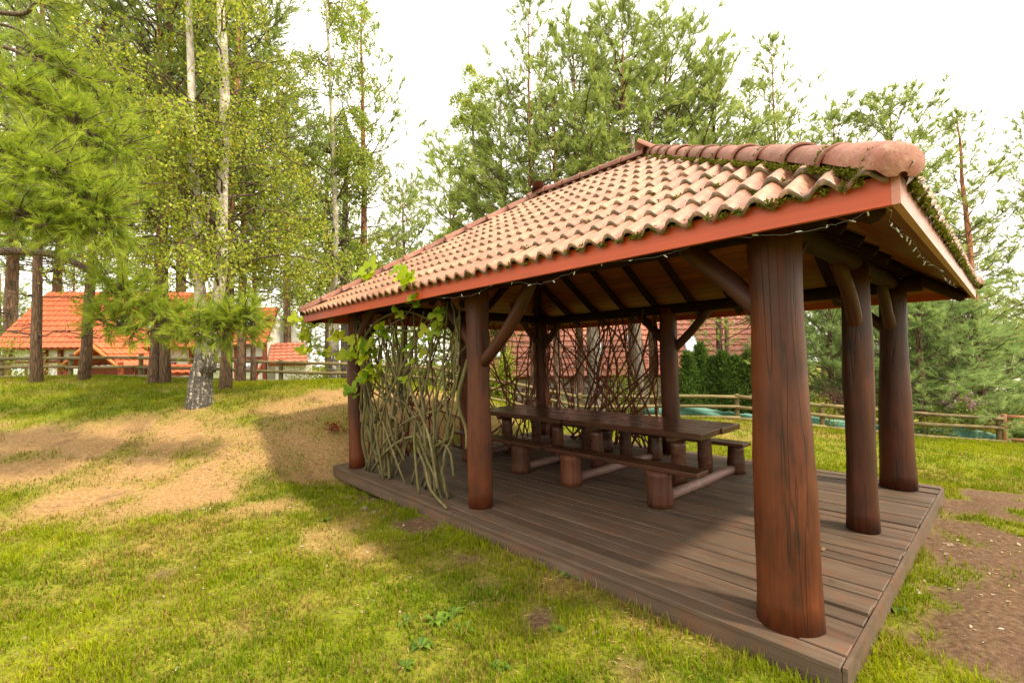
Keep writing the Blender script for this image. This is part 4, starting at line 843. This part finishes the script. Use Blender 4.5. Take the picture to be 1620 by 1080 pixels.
shrub('shrub', 'russet shrub left of the thuja row', 1042, 14.2, .8, 1.5, 1600, .06, A3(.13, .10, .02), A3(.3, .2, .05), 8)
shrub('shrub', 'sunlit green bush beyond the fence beside the left house', 505, 16, 2.2, 1.4, 3200, .07, A3(.12, .17, .015), A3(.32, .34, .035), 9)
shrub('shrub', 'wide green bush seen past the left corner post', 640, 15.5, 3.2, 2.2, 5200, .08, A3(.09, .14, .015), A3(.27, .3, .035), 10)
shrub('shrub', 'leafy bush behind the end lattice', 800, 13.6, 1.2, 2.0, 2600, .09, A3(.12, .18, .012), A3(.34, .38, .03), 11)
shrub('shrub', 'pale green thicket at the far left edge beyond the fence', -20, 17.5, 4, 2.2, 4200, .09, A3(.08, .13, .015), A3(.24, .28, .035), 12)
shrub('shrub', 'bright bush beneath the far orange roof', 1618, 17, 2.0, 2.6, 3000, .09, A3(.12, .18, .012), A3(.34, .36, .03), 15)
def thuja_proto(seed):
    rg = np.random.default_rng(seed); n = 5200; z = rg.uniform(0, 1, n) ** .85; az = rg.uniform(0, 6.28, n); rm = .30 * (1 - z) ** .7 * (1 + .25 * np.sin(az * 3 + z * 9)) + .02; rr = rm * np.sqrt(rg.uniform(.25, 1, n)); P = np.stack([rr * np.cos(az), rr * np.sin(az), z * 1.9 + .05], -1)
    D = np.stack([np.cos(az) * .5, np.sin(az) * .5, np.full(n, .9)], -1) + rg.normal(0, .55, (n, 3)); P += rg.normal(0, .035, P.shape); return leaves(P, D, .105, A3(.035, .075, .016), A3(.12, .19, .03), rg, .3)
TH = [thuja_proto(s) for s in (1, 2)]; TM = [mesh_np('foliage', v, f, c) for v, f, c in TH]
m_ = MB(); m_.tube([(0, 0, -.1), (0, 0, .8), (0, 0, 1.7)], [.035, .025, .008], 7); TTr = m_.mesh('trunk', True)
for k, (px, d, h, lab) in enumerate([(1088, 13.5, 1.05, 'first thuja of the row, right beside the far middle post'), (1108, 13.6, 1.22, 'second thuja of the row, a tall point'), (1127, 13.5, 1.0, 'third thuja of the row, lower than its neighbours'), (1143, 13.4, 1.08, 'fourth thuja of the row, in front of the small pine'), (1163, 13.3, 1.02, 'fifth thuja of the row, broad and dark'), (1184, 13.2, 1.1, 'sixth thuja of the row, beside the front post'), (1205, 13.1, 1.0, 'last thuja of the row, half behind the front post')]):
    P = at(px, 560, d); r_ = thing('thuja', lab, 'shrub', (P[0], P[1], H1(P[0], P[1])), k * 1.7, 'row of thujas beyond the fence'); r_.scale = (1.22, 1.22, h * .92); obj('trunk', TTr, M_twig, r_); obj('foliage', TM[k % 2], M_leaf, r_)

# ------------------------------------------------------------------ fences
def rail_fence(label, pts, post_h, seed, gaps=1.9, name='rail_fence'):
    rg = np.random.default_rng(seed); P = [np.array(at(px, 560, d)[:2]) for px, d in pts]; path = bezier(np.array([[p[0], p[1], 0] for p in P]), 200)[:, :2]
    s = np.concatenate([[0], np.cumsum(np.linalg.norm(np.diff(path, axis=0), axis=1))]); n = max(2, int(round(s[-1] / gaps))); ss = np.linspace(0, s[-1], n + 1)
    X_ = np.interp(ss, s, path[:, 0]); Y_ = np.interp(ss, s, path[:, 1]); Z_ = H(X_, Y_); o = np.array([X_[0], Y_[0], Z_[0]]); f = thing(name, label, 'fence', o)
    for k in range(n + 1):
        h = post_h + rg.normal(0, .02); obj('post', log_z(.062, .055, h + .15, 10, 5, 0, .04, int(rg.integers(99))), M_rail, f, np.array([X_[k], Y_[k], Z_[k] - .15]) - o)
    for k in range(n):
        d = norm(np.array([X_[k + 1] - X_[k], Y_[k + 1] - Y_[k]])); nrm = np.array([d[1], -d[0]]); nrm = nrm if (nrm @ (CAM[:2] - [X_[k], Y_[k]])) > 0 else -nrm
        for hz, r in ((.06, .045), (.33, .044), (.58, .047)):
            a = np.array([X_[k], Y_[k], Z_[k] + hz + rg.normal(0, .012)]) - o; b_ = np.array([X_[k + 1], Y_[k + 1], Z_[k + 1] + hz + rg.normal(0, .012)]) - o; e = np.array([*(nrm * .07), 0]); dd_ = norm(b_ - a) * .05
            L_ = np.linalg.norm(b_ - a); ob = log_between('rail', a + e - dd_, b_ + e + dd_, r, M_railz, f, 6, 9, .006, .93, int(rg.integers(999)))
    return f
M_railz = wood('fence_rail_wood', (.10, .07, .028), (.20, .15, .065), (.32, .25, .13), 2, .8, (.8, 1.2), True, 1., .4, (.13, .14, .045))
rail_fence('low weathered rail fence along the grassy bank before the left house', [(-420, 13.2), (0, 13), (250, 13), (555, 13)], .68, 1)
rail_fence('low sunlit rail fence running behind the gazebo to the gate', [(575, 13), (720, 12.7), (900, 12.4), (1090, 12.1), (1300, 11.6), (1440, 11.4), (1574, 11.2)], .66, 2)
# gate
ga = at(1580, 560, 11.15); gb = at(1790, 560, 10.7); za, zb = H1(ga[0], ga[1]), H1(gb[0], gb[1]); gt = thing('wooden_gate', 'orange-brown wooden gate with diagonal brace at the right end of the fence', 'gate', (ga[0], ga[1], za))
e = np.array([gb[0] - ga[0], gb[1] - ga[1], zb - za])
M_gate = wood('gate_wood', (.16, .065, .025), (.28, .12, .05), (.36, .18, .08), 2, .7)
for hz in (.42, .52, .66): log_between('rail', A3(0, 0, hz - .03), e + A3(0, 0, hz - .03), .04, M_gate, gt, 5, 9, .004, 1, 3)
log_between('rail', A3(0, 0, .08), e + A3(0, 0, .08), .04, M_gate, gt, 5, 9, .004, 1, 5)
log_between('brace', A3(0, 0, .48) + e * .2, e * .62 + A3(0, 0, .08), .035, M_gate, gt, 5, 9, .004, 1, 4)
for u in (0.01, 1): obj('post', log_z(.06, .055, .8, 10, 5, 0, .04, 7), M_gate, gt, e * u - A3(0, 0, .12))
# green shade netting behind the right fence
ntp = [at(px, 560, d)[:2] for px, d in [(1015, 12.6), (1120, 12.35), (1250, 12.05), (1380, 11.85), (1500, 11.65), (1572, 11.5)]]; q = bezier(np.array([[a[0], a[1], 0] for a in ntp]), 60); zz = H(q[:, 0], q[:, 1]); rg = np.random.default_rng(4)
hh = .22 + .05 * np.sin(np.linspace(0, 17, 60)) + rg.normal(0, .012, 60); V = []
for j in range(5): V.append(np.stack([q[:, 0] + .03 * np.sin(np.arange(60) * .9 + j), q[:, 1] + .03 * np.cos(np.arange(60) * .7 + j), zz + .02 + hh * j / 4], -1))
V = np.vstack(V); ii = (np.arange(4)[:, None] * 60 + np.arange(59)[None]).ravel(); o = V[0].copy()
mt, t, b, _ = newmat('green_netting'); b.inputs['Base Color'].default_value = (.05, .16, .12, 1); b.inputs['Roughness'].default_value = .6
nt_ = thing('garden_netting', 'sagging teal green netting strung low behind the right fence', 'netting', o, 0, None, mesh_np('netting', V - o, np.stack([ii, ii + 1, ii + 61, ii + 60], -1), None, True), mt)
md = nt_.modifiers.new('thick', 'SOLIDIFY'); md.thickness = .006

# ------------------------------------------------------------------ houses (local x = right of view, y = away)
def tiled_roof(name, corners, parent, mat, tw=.30, tg=.36):
    """corners: eave-left, eave-right, ridge-right, ridge-left (local)"""
    a, b_, c_, d_ = [np.array(q, float) for q in corners]; wl = np.linalg.norm(b_ - a); hl = np.linalg.norm((d_ + c_) / 2 - (a + b_) / 2); nc = int(wl / tw); nr = int(hl / tg); nrm = norm(np.cross(b_ - a, d_ - a)); nrm = nrm if nrm[2] > 0 else -nrm
    us = np.linspace(0, 1, nc * 4 + 1); wv = .022 * np.cos(np.arange(nc * 4 + 1) * np.pi / 2); V = []
    for r in range(nr):
        for (v, off) in ((r / nr, .0), (r / nr + 1e-4, .05), ((r + 1) / nr, .008)):
            p = (a + (d_ - a) * v)[None] * (1 - us)[:, None] + (b_ + (c_ - b_) * v)[None] * us[:, None]; V.append(p + nrm * (wv + off)[:, None])
    n = len(us); V = np.vstack(V); rr = nr * 3; ii = (np.arange(rr - 1)[:, None] * n + np.arange(n - 1)[None]).ravel(); return obj(name, mesh_np(name, V, np.stack([ii, ii + 1, ii + n + 1, ii + n], -1)), mat, parent)
def quadbox(name, V4, thick, mat, parent):
    V4 = np.array(V4, float); nrm = norm(np.cross(V4[1] - V4[0], V4[3] - V4[0])); V = np.vstack([V4, V4 - nrm * thick]); return obj(name, mesh_np(name, V, np.array([[0, 1, 2, 3], [7, 6, 5, 4], [0, 4, 5, 1], [1, 5, 6, 2], [2, 6, 7, 3], [3, 7, 4, 0]])), mat, parent)
def skylight(parent, corners, u0, u1, v0, v1):
    a, b_, c_, d_ = [np.array(q, float) for q in corners]; P = lambda u, v: (a + (b_ - a) * u) * (1 - v) + (d_ + (c_ - d_) * u) * v; nrm = norm(np.cross(b_ - a, d_ - a))
    f = quadbox('skylight', [P(u0, v0) + nrm * .11, P(u1, v0) + nrm * .11, P(u1, v1) + nrm * .11, P(u0, v1) + nrm * .11], .1, M_metal, parent); du, dv = (u1 - u0) * .1, (v1 - v0) * .08
    quadbox('pane', [P(u0 + du, v0 + dv) + nrm * .118, P(u1 - du, v0 + dv) + nrm * .118, P(u1 - du, v1 - dv) + nrm * .118, P(u0 + du, v1 - dv) + nrm * .118], .01, M_glass, f)
def loc(px, py, d):      # local coords relative to house origin at camera foot, rotated to view
    P = at(px, py, d) - A3(CAM[0], CAM[1], 0); c_, s_ = .7358, -.677; return A3(P[0] * c_ + P[1] * s_, -P[0] * s_ + P[1] * c_, P[2])
def house(label): return thing('house', label, 'house', (CAM[0], CAM[1], 0), VIEW_YAW)
# left half-timbered house: origin moved to its own front wall
lh = house('half-timbered white house with bright orange tiled roof on the left')
RA = [loc(-18, 551, 22), loc(305, 549, 22), loc(333, 462, 25), loc(78, 462, 25)]
RB = [loc(306, 549, 22.05), loc(421, 543, 22.05), loc(441, 486, 24), loc(318, 486, 24)]
zE = RA[0][2]; org = A3((RA[0][0] + RB[1][0]) / 2, 22.6, 0.05)
for o_, rr in ((RA, 0), (RB, 1)): tiled_roof('roof', [q - org for q in o_], lh, M_htile); quadbox('soffit', [q - org - A3(0, 0, .05) for q in o_], .06, M_timber, lh)
back = [q.copy() for q in RA]; tiled_roof('roof', [A3(RA[1][0], 28.2, zE) - org, A3(RA[0][0], 28.2, zE) - org, RA[3] - org, RA[2] - org], lh, M_htile)
for (u0, u1, v0, v1) in ((.56, .61, .30, .52), (.725, .775, .30, .52)): skylight(lh, [q - org for q in RA], u0, u1, v0, v1)
skylight(lh, [q - org for q in RB], .62, .8, .45, .8)
wx0, wx1 = RA[0][0] + .4, RB[1][0] - .35
quadbox('wall', [A3(wx0, 22.7, -.4) - org, A3(wx1, 22.7, -.4) - org, A3(wx1, 22.7, zE + .55) - org, A3(wx0, 22.7, zE + .55) - org], .25, M_plaster, lh)
quadbox('wall', [A3(wx1, 22.72, -.4) - org, A3(wx1, 27.5, -.4) - org, A3(wx1, 25.5, 4.4) - org, A3(wx1, 23.6, 3.9) - org], .2, M_plaster, lh)
quadbox('wall', [A3(wx1 + 2.2, 23.4, -.4) - org, A3(wx1 + 2.2, 24, -.4) - org, A3(wx1 + 2.2, 24, 1.2) - org, A3(wx1 + 2.2, 23.4, 1.2) - org], .2, M_plaster, lh)
for px in (10, 68, 92, 215, 230, 300, 372, 417):
    q = loc(px, 560, 22.5); bx('timber_post', A3(q[0], 22.62, 1.2) - org, (.16, .14, 3.1), M_timber, lh)
for z_ in (.75, 2.0): bx('timber_rail', A3((wx0 + wx1) / 2, 22.66, z_) - org, (wx1 - wx0, .08, .14), M_timber, lh)
for px in (25, 120, 190, 262, 345, 392):
    q = loc(px, 575, 22.5); f_ = bx('window', A3(q[0], 22.66, 1.4) - org, (.8, .06, .9), M_timber, lh); bx('pane', A3(0, -.035, 0), (.66, .02, .76), M_glass, f_)
for (px0, px1) in ((372, 417), (235, 300)):
    q0, q1 = loc(px0, 600, 22.4), loc(px1, 600, 22.4); log_between('timber_brace', A3(q0[0], 22.64, -.1) - org, A3(q1[0], 22.64, 1.9) - org, .07, M_timber, lh, 4, 4, 0, 1, 1)
# porch gable
pa, pl_, pr_ = loc(143, 541, 19.6), loc(97, 580, 19.6), loc(190, 580, 19.6); dv = A3(0, 2.6, .05)
tiled_roof('porch_roof', [pr_ - org, pr_ + dv - org, pa + dv - org, pa - org], lh, M_htile); tiled_roof('porch_roof', [pl_ + dv - org, pl_ - org, pa - org, pa + dv - org], lh, M_htile)
M_orange = paint('orange_timber', (.5, .14, .02), .5, (.4, .1, .02))
for e_ in (pl_, pr_): log_between('porch_bargeboard', e_ + (e_ - pa) * .05 - org - A3(0, .06, .04), pa - org - A3(0, .06, .04), .085, M_orange, lh, 4, 4, 0, 1, 2)
for e_ in (pl_, pr_): bx('porch_post', A3(e_[0] * .93 + pa[0] * .07, 19.75, .9) - org, (.14, .14, 2.0), M_timber, lh)
quadbox('porch_wall', [pl_ - org + A3(.2, .9, -1.2), pr_ - org + A3(-.2, .9, -1.2), pr_ - org + A3(-.2, .9, .0), pl_ - org + A3(.2, .9, .0)], .1, M_timber, lh)
sh0 = [loc(268, 590, 20), loc(308, 590, 20), loc(306, 576, 21), loc(270, 576, 21)]; tiled_roof('awning_roof', [q - org for q in sh0], lh, M_htile); quadbox('awning_soffit', [q - org - A3(0, 0, .06) for q in sh0], .05, M_timber, lh)
# side wing with small roof
sw = [loc(424, 574, 21.5), loc(488, 572, 21.5), loc(482, 541, 23.5), loc(430, 543, 23.5)]; tiled_roof('side_roof', [q - org for q in sw], lh, M_htile2); quadbox('side_soffit', [q - org - A3(0, 0, .06) for q in sw], .1, M_timber, lh)
quadbox('side_wall', [A3(sw[0][0] + .1, 22., -.3) - org, A3(sw[1][0] - .1, 22., -.3) - org, A3(sw[1][0] - .1, 22., sw[0][2]) - org, A3(sw[0][0] + .1, 22., sw[0][2]) - org], .1, M_plaster, lh)
def settle(h, org):
    c_, s_ = .7358, -.677; h.location = (CAM[0] + org[0] * c_ - org[1] * s_, CAM[1] + org[0] * s_ + org[1] * c_, org[2])
settle(lh, org)
# pale tiled house behind the gazebo
ch = house('long house with pale red tiled roof and skylights behind the gazebo'); RC = [loc(752, 597, 20), loc(1228, 591, 20), loc(1170, 462, 24.3), loc(768, 464, 24.3)]
org = A3((RC[0][0] + RC[1][0]) / 2, 20.6, -1.3); RCl = [q - org for q in RC]; tiled_roof('roof', RCl, ch, M_htile2); quadbox('soffit', [q - A3(0, 0, .06) for q in RCl], .06, M_timber, ch)
tiled_roof('roof', [A3(RC[1][0], 28.6, RC[1][2]) - org, A3(RC[0][0], 28.6, RC[0][2]) - org, RCl[3], RCl[2]], ch, M_htile2)
for (px0, px1, py0, py1) in ((1086, 1108, 563, 533), (938, 953, 564, 530), (995, 1009, 556, 532), (778, 796, 566, 535)):
    def uv(px, py):
        best = None
        for v in np.linspace(0, 1, 60):
            P = RC[0] * (1 - v) + RC[3] * v; Qr = RC[1] * (1 - v) + RC[2] * v; yy = None
            dd_ = P[1]; sy = 566 - (P[2] - CAM[2]) / dd_ * FPX
            if best is None or abs(sy - py) < best[0]:
                xl = P[0] / P[1]; xr = Qr[0] / Qr[1]; best = (abs(sy - py), ((px - 810) / FPX - xl) / (xr - xl), v)
        return best[1:]
    (ua, va), (ub, _), (_, vb) = uv(px0, py0), uv(px1, py0), uv(px0, py1); skylight(ch, RCl, ua, ub, va, vb)
x0_, x1_ = RC[0][0] + .4, RC[1][0] - .4
quadbox('wall', [A3(x0_, 20.8, -1.6) - org, A3(x1_, 20.8, -1.6) - org, A3(x1_, 20.8, RC[0][2] + .35) - org, A3(x0_, 20.8, RC[0][2] + .35) - org], .25, M_plaster, ch)
for px in (770, 815, 862, 905, 960): q = loc(px, 600, 20.7); bx('timber_post', A3(q[0], 20.74, -.2) - org, (.16, .1, 2.8), M_timber, ch)
for px in (790, 840, 885, 930): q = loc(px, 615, 20.7); f_ = bx('window', A3(q[0], 20.76, -.1) - org, (.85, .06, 1.1), M_timber, ch); bx('pane', A3(0, -.035, 0), (.7, .02, .94), M_glass, f_)
settle(ch, org)
# far orange roof at right
fh_ = house('far house with orange roof half hidden at the right edge'); RD = [loc(1575, 560, 30), loc(1760, 556, 30), loc(1720, 515, 33), loc(1592, 517, 33)]; org = A3((RD[0][0] + RD[1][0]) / 2, 31, -1.5)
tiled_roof('roof', [q - org for q in RD], fh_, M_htile); quadbox('wall', [A3(RD[0][0] + .4, 30.6, -1.6) - org, A3(RD[1][0], 30.6, -1.6) - org, A3(RD[1][0], 30.6, RD[0][2] + .3) - org, A3(RD[0][0] + .4, 30.6, RD[0][2] + .3) - org], .2, M_plaster, fh_); settle(fh_, org)

# ------------------------------------------------------------------ far wood ring closing the horizon (individual trees)
rg = np.random.default_rng(99); FG = 'distant pines closing the horizon'
for k in range(26):
    r_, d_ = -46 + 92 * k / 25 + rg.normal(0, 1.2), rg.uniform(36, 46); xy = horiz(r_, d_); pr = (PB, PBl)[k % 2]; s = rg.uniform(.75, 1.05); z = H1(*xy)
    o = thing('pine_tree', 'one of the distant pines closing the view behind the houses', 'tree', (*xy, z), rg.uniform(0, 6), FG); o.scale = (s * 1.25, s * 1.25, s)
    obj('trunk', pr['trunk'], pr['bark'], o); obj('limbs', pr['limbs'], M_twig, o); obj('crown', pr['crown'], M_needle, o)

# ------------------------------------------------------------------ grape vine
rg = np.random.default_rng(55)
def vleaf():
    th = np.linspace(-2.6, 2.6, 15); rr = .5 + .16 * np.cos(th * 3) + .05 * np.cos(th * 9); V = [[0, 0, 0]] + [[r * math.sin(a), .12 + r * math.cos(a), -.22 * (r * math.sin(a)) ** 2 + .05 * math.sin(a * 5) - .25 * max(0, r * math.cos(a)) ** 2] for a, r in zip(th, rr)]
    return np.array(V), np.array([[0, i + 1, i + 2] for i in range(14)])
VV, VF = vleaf(); VM = []
for q in range(4):
    f = q / 3; c = A3(.17, .28, .012) * (1 - f) + A3(.42, .46, .02) * f; m__ = mesh_np('leaf', VV * [1, 1, -1], VF, np.tile(c, (len(VV), 1)), True); m__.materials.append(M_leaf); VM.append(m__)
vo = A3(.12, 5.7, DZ); vine = thing('grape_vine', 'grape vine with bright green lobed leaves climbing the near branch screen', 'vine', vo)
def onx(px, py, X_): r = ray(px, py); return CAM + r * (X_ - CAM[0]) / r[0]
STEMS = [[(640, 720, .12), (630, 640, .1), (600, 590, .08), (585, 555, .0)], [(600, 590, .08), (570, 560, -.02), (540, 562, -.06), (505, 556, -.1), (480, 558, -.12)], [(585, 555, .0), (610, 520, -.05), (640, 500, -.12), (658, 475, -.25), (655, 450, -.36), (632, 432, -.40), (605, 426, -.42), (585, 426, -.42)],
         [(585, 555, 0), (565, 545, -.05), (540, 530, -.1), (515, 520, -.15), (490, 512, -.2), (468, 505, -.25)], [(600, 590, .05), (575, 600, 0), (560, 620, .0)], [(630, 640, .1), (660, 560, .1), (690, 520, .05), (700, 500, 0)], [(490, 512, -.2), (486, 530, -.2), (484, 540, -.2)]]
m_ = MB(); SC = []
for st in STEMS:
    P = bezier([onx(*q) for q in st], 16) - vo; m_.tube(P, np.linspace(.008, .003, 16), 5, False); SC.append(P)
obj('stem', m_.mesh('stem', True), M_twig, vine)
CNT = [8, 26, 24, 24, 16, 12, 10]
for P, n in zip(SC, CNT):
    for q in range(n):
        i = rg.integers(1 if n > 8 else 5, 16); p = P[i] + rg.normal(0, .045, 3) + A3(-.03, 0, 0); s = rg.uniform(.11, .19)
        o = obj('leaf', VM[rg.integers(0, 4)], None, vine, p, (rg.uniform(.5, 1.5), rg.normal(0, .4), rg.normal(-1.2, .7))); o.scale = (s, s, s)

for o in sc.objects:
    if o.parent and o.name.split('.')[0] in ('limbs', 'crown', 'foliage', 'stems', 'flowers', 'dry_needles'): o['kind'] = 'stuff'
# ------------------------------------------------------------------ small things on the ground
rg = np.random.default_rng(66)
def scatter_leaves(name, spots, per, size, c0, c1, seed, mat=M_litter, asp=.5):
    rg = np.random.default_rng(seed); P = []
    for px, py, sp_, n in spots:
        g_ = gnd(px, py); q = g_ + rg.normal(0, sp_, (n, 2)); P.append(q)
    P = np.vstack(P); ok = ~((P[:, 0] > -.06) & (P[:, 0] < 4.68) & (P[:, 1] > -.08) & (P[:, 1] < 6.6)); P = P[ok]; z = H(P[:, 0], P[:, 1]) + .006; D = rg.normal(0, 1, (len(P), 3)) * A3(1, 1, .25); v, f, c = leaves(np.stack([P[:, 0], P[:, 1], z], -1), D, size, c0, c1, rg, asp)
    v[1::4, 2] += .006; v[3::4, 2] += .006; v[:, 2] = np.maximum(v[:, 2], np.repeat(z, 4) - .002); return obj(name, mesh_np(name, v, f, c), mat, kind='stuff')
scatter_leaves('fallen_leaves', [(1480, 860, .25, 38), (1500, 930, .2, 34), (1550, 1000, .25, 20), (1560, 850, .4, 30), (450, 700, .9, 420), (520, 720, .8, 300), (600, 800, .5, 90), (250, 720, 1.4, 280), (300, 900, 1.2, 110), (900, 1000, .6, 50), (700, 900, .6, 60)], 1, .040, A3(.2, .14, .09), A3(.5, .42, .3), 1)
scatter_leaves('straw_litter', [(200, 710, 1.3, 2600), (420, 720, 1.2, 2600), (520, 650, 1.2, 1600), (50, 720, 1.2, 1500), (250, 850, 1., 900), (550, 900, .8, 800), (800, 950, .7, 700), (1010, 980, .35, 500), (1120, 1010, .25, 300), (330, 790, .8, 600), (1500, 900, .6, 200)], 1, .05, A3(.25, .14, .05), A3(.52, .34, .14), 2, M_litter, .09)
# broad-leaved weeds in the lawn
def weed(label, px, py, n, s, seed):
    rg = np.random.default_rng(seed); g_ = gnd(px, py); z = H1(*g_); V, F, C, k = [], [], [], 0
    for q in range(n):
        az = rg.uniform(0, 6.28); l = s * rg.uniform(.6, 1.2); d = A3(math.cos(az), math.sin(az), 0); sd2 = A3(-d[1], d[0], 0) * l * .2; V += [A3(0, 0, 0), d * l * .5 + sd2 + A3(0, 0, l * .42), d * l * .55 + A3(0, 0, l * .36), d * l * .5 - sd2 + A3(0, 0, l * .42), d * l + A3(0, 0, l * .22)]; F += [[k, k + 1, k + 2], [k, k + 2, k + 3], [k + 1, k + 4, k + 2], [k + 2, k + 4, k + 3]]; u = rg.random(); C += [A3(.07, .14, .015) * (1 - u) + A3(.17, .27, .03) * u] * 5; k += 5
    o = thing('weed', label, 'plant', (*g_, z - .004), 0, 'broad-leaved weeds in the lawn', mesh_np('weed', V, np.array(F), np.array(C)), M_leaf); return o
WD = [(905, 915, 12, .07, 'weed tuft sprouting at the deck edge below the sunny boards'), (690, 985, 14, .065, 'largest weed rosette in the front lawn'), (718, 975, 10, .06, 'weed rosette touching the right side of the largest one'), (735, 998, 10, .055, 'weed rosette right of and below the largest one'), (665, 1030, 12, .055, 'weed rosette below the largest one'), (640, 985, 9, .05, 'small weed rosette left of the largest one'), (790, 1062, 10, .05, 'weed rosette at the bottom edge of the picture'), (640, 1058, 9, .045, 'small weed at the bottom edge, left of the other'), (880, 1000, 9, .04, 'small weed beside the bare soil patch'), (513, 825, 8, .06, 'small spreading weed on the sandy slope edge'), (1415, 965, 9, .06, 'weed beside the right deck edge near the corner')]
for q, (px, py, n, s, lab) in enumerate(WD): weed(lab, px, py, n + 4, s * 1.5, q + 5)
g_ = gnd(528, 685); o = thing('red_plant', 'small plant with dark red leaves on the bank beside the corner post', 'plant', (*g_, H1(*g_)), 0); P = rg.normal(0, .09, (90, 3)); P[:, 2] = abs(P[:, 2]) * .9 + .01; v, f, c = leaves(P, rg.normal(0, 1, P.shape), .06, A3(.2, .03, .02), A3(.38, .08, .04), rg); obj('foliage', mesh_np('foliage', v, f, c), M_leaf, o); m_ = MB(); m_.tube([(0, 0, -.02), (0, 0, .06), (.01, 0, .12)], [.006, .004, .002], 5); obj('stem', m_.mesh('stem'), M_twig, o)
# stones along the deck edge
for q, (px, py, s, lab) in enumerate([(548, 790, .05, 'grey stone, first of the row along the deck'), (563, 797, .04, 'small flat stone, second of the row along the deck'), (577, 806, .055, 'largest pale stone of the row along the deck'), (592, 811, .035, 'fourth small stone of the row along the deck'), (606, 817, .04, 'last stone of the row along the deck')]):
    g_ = gnd(px, py); bm = bmesh.new(); bmesh.ops.create_icosphere(bm, subdivisions=2, radius=s)
    for v_ in bm.verts: v_.co = v_.co * (1 + .25 * (random.random() - .5)); v_.co.z *= .55
    me = bpy.data.meshes.new('stone'); bm.to_mesh(me); bm.free(); thing('stone', lab, 'stone', (*g_, H1(*g_) + s * .1), q, 'stones along the deck', me, M_gbark)
# two dry leaves on the deck
for q, (x, y, lab) in enumerate([(1.55, .42, 'curled brown leaf on the boards beside the middle front post'), (.98, .22, 'flat dry leaf on the boards near the broken board end')]):
    v, f, c = leaves(A3(0, 0, .004)[None], A3(1, .4, .15)[None], .06, A3(.2, .14, .09), A3(.3, .2, .12), rg, .6); thing('dry_leaf', lab, 'leaf', (x, y, DZ + .002), q, 'dry leaves on the deck', mesh_np('dry_leaf', v, f, c), M_litter)
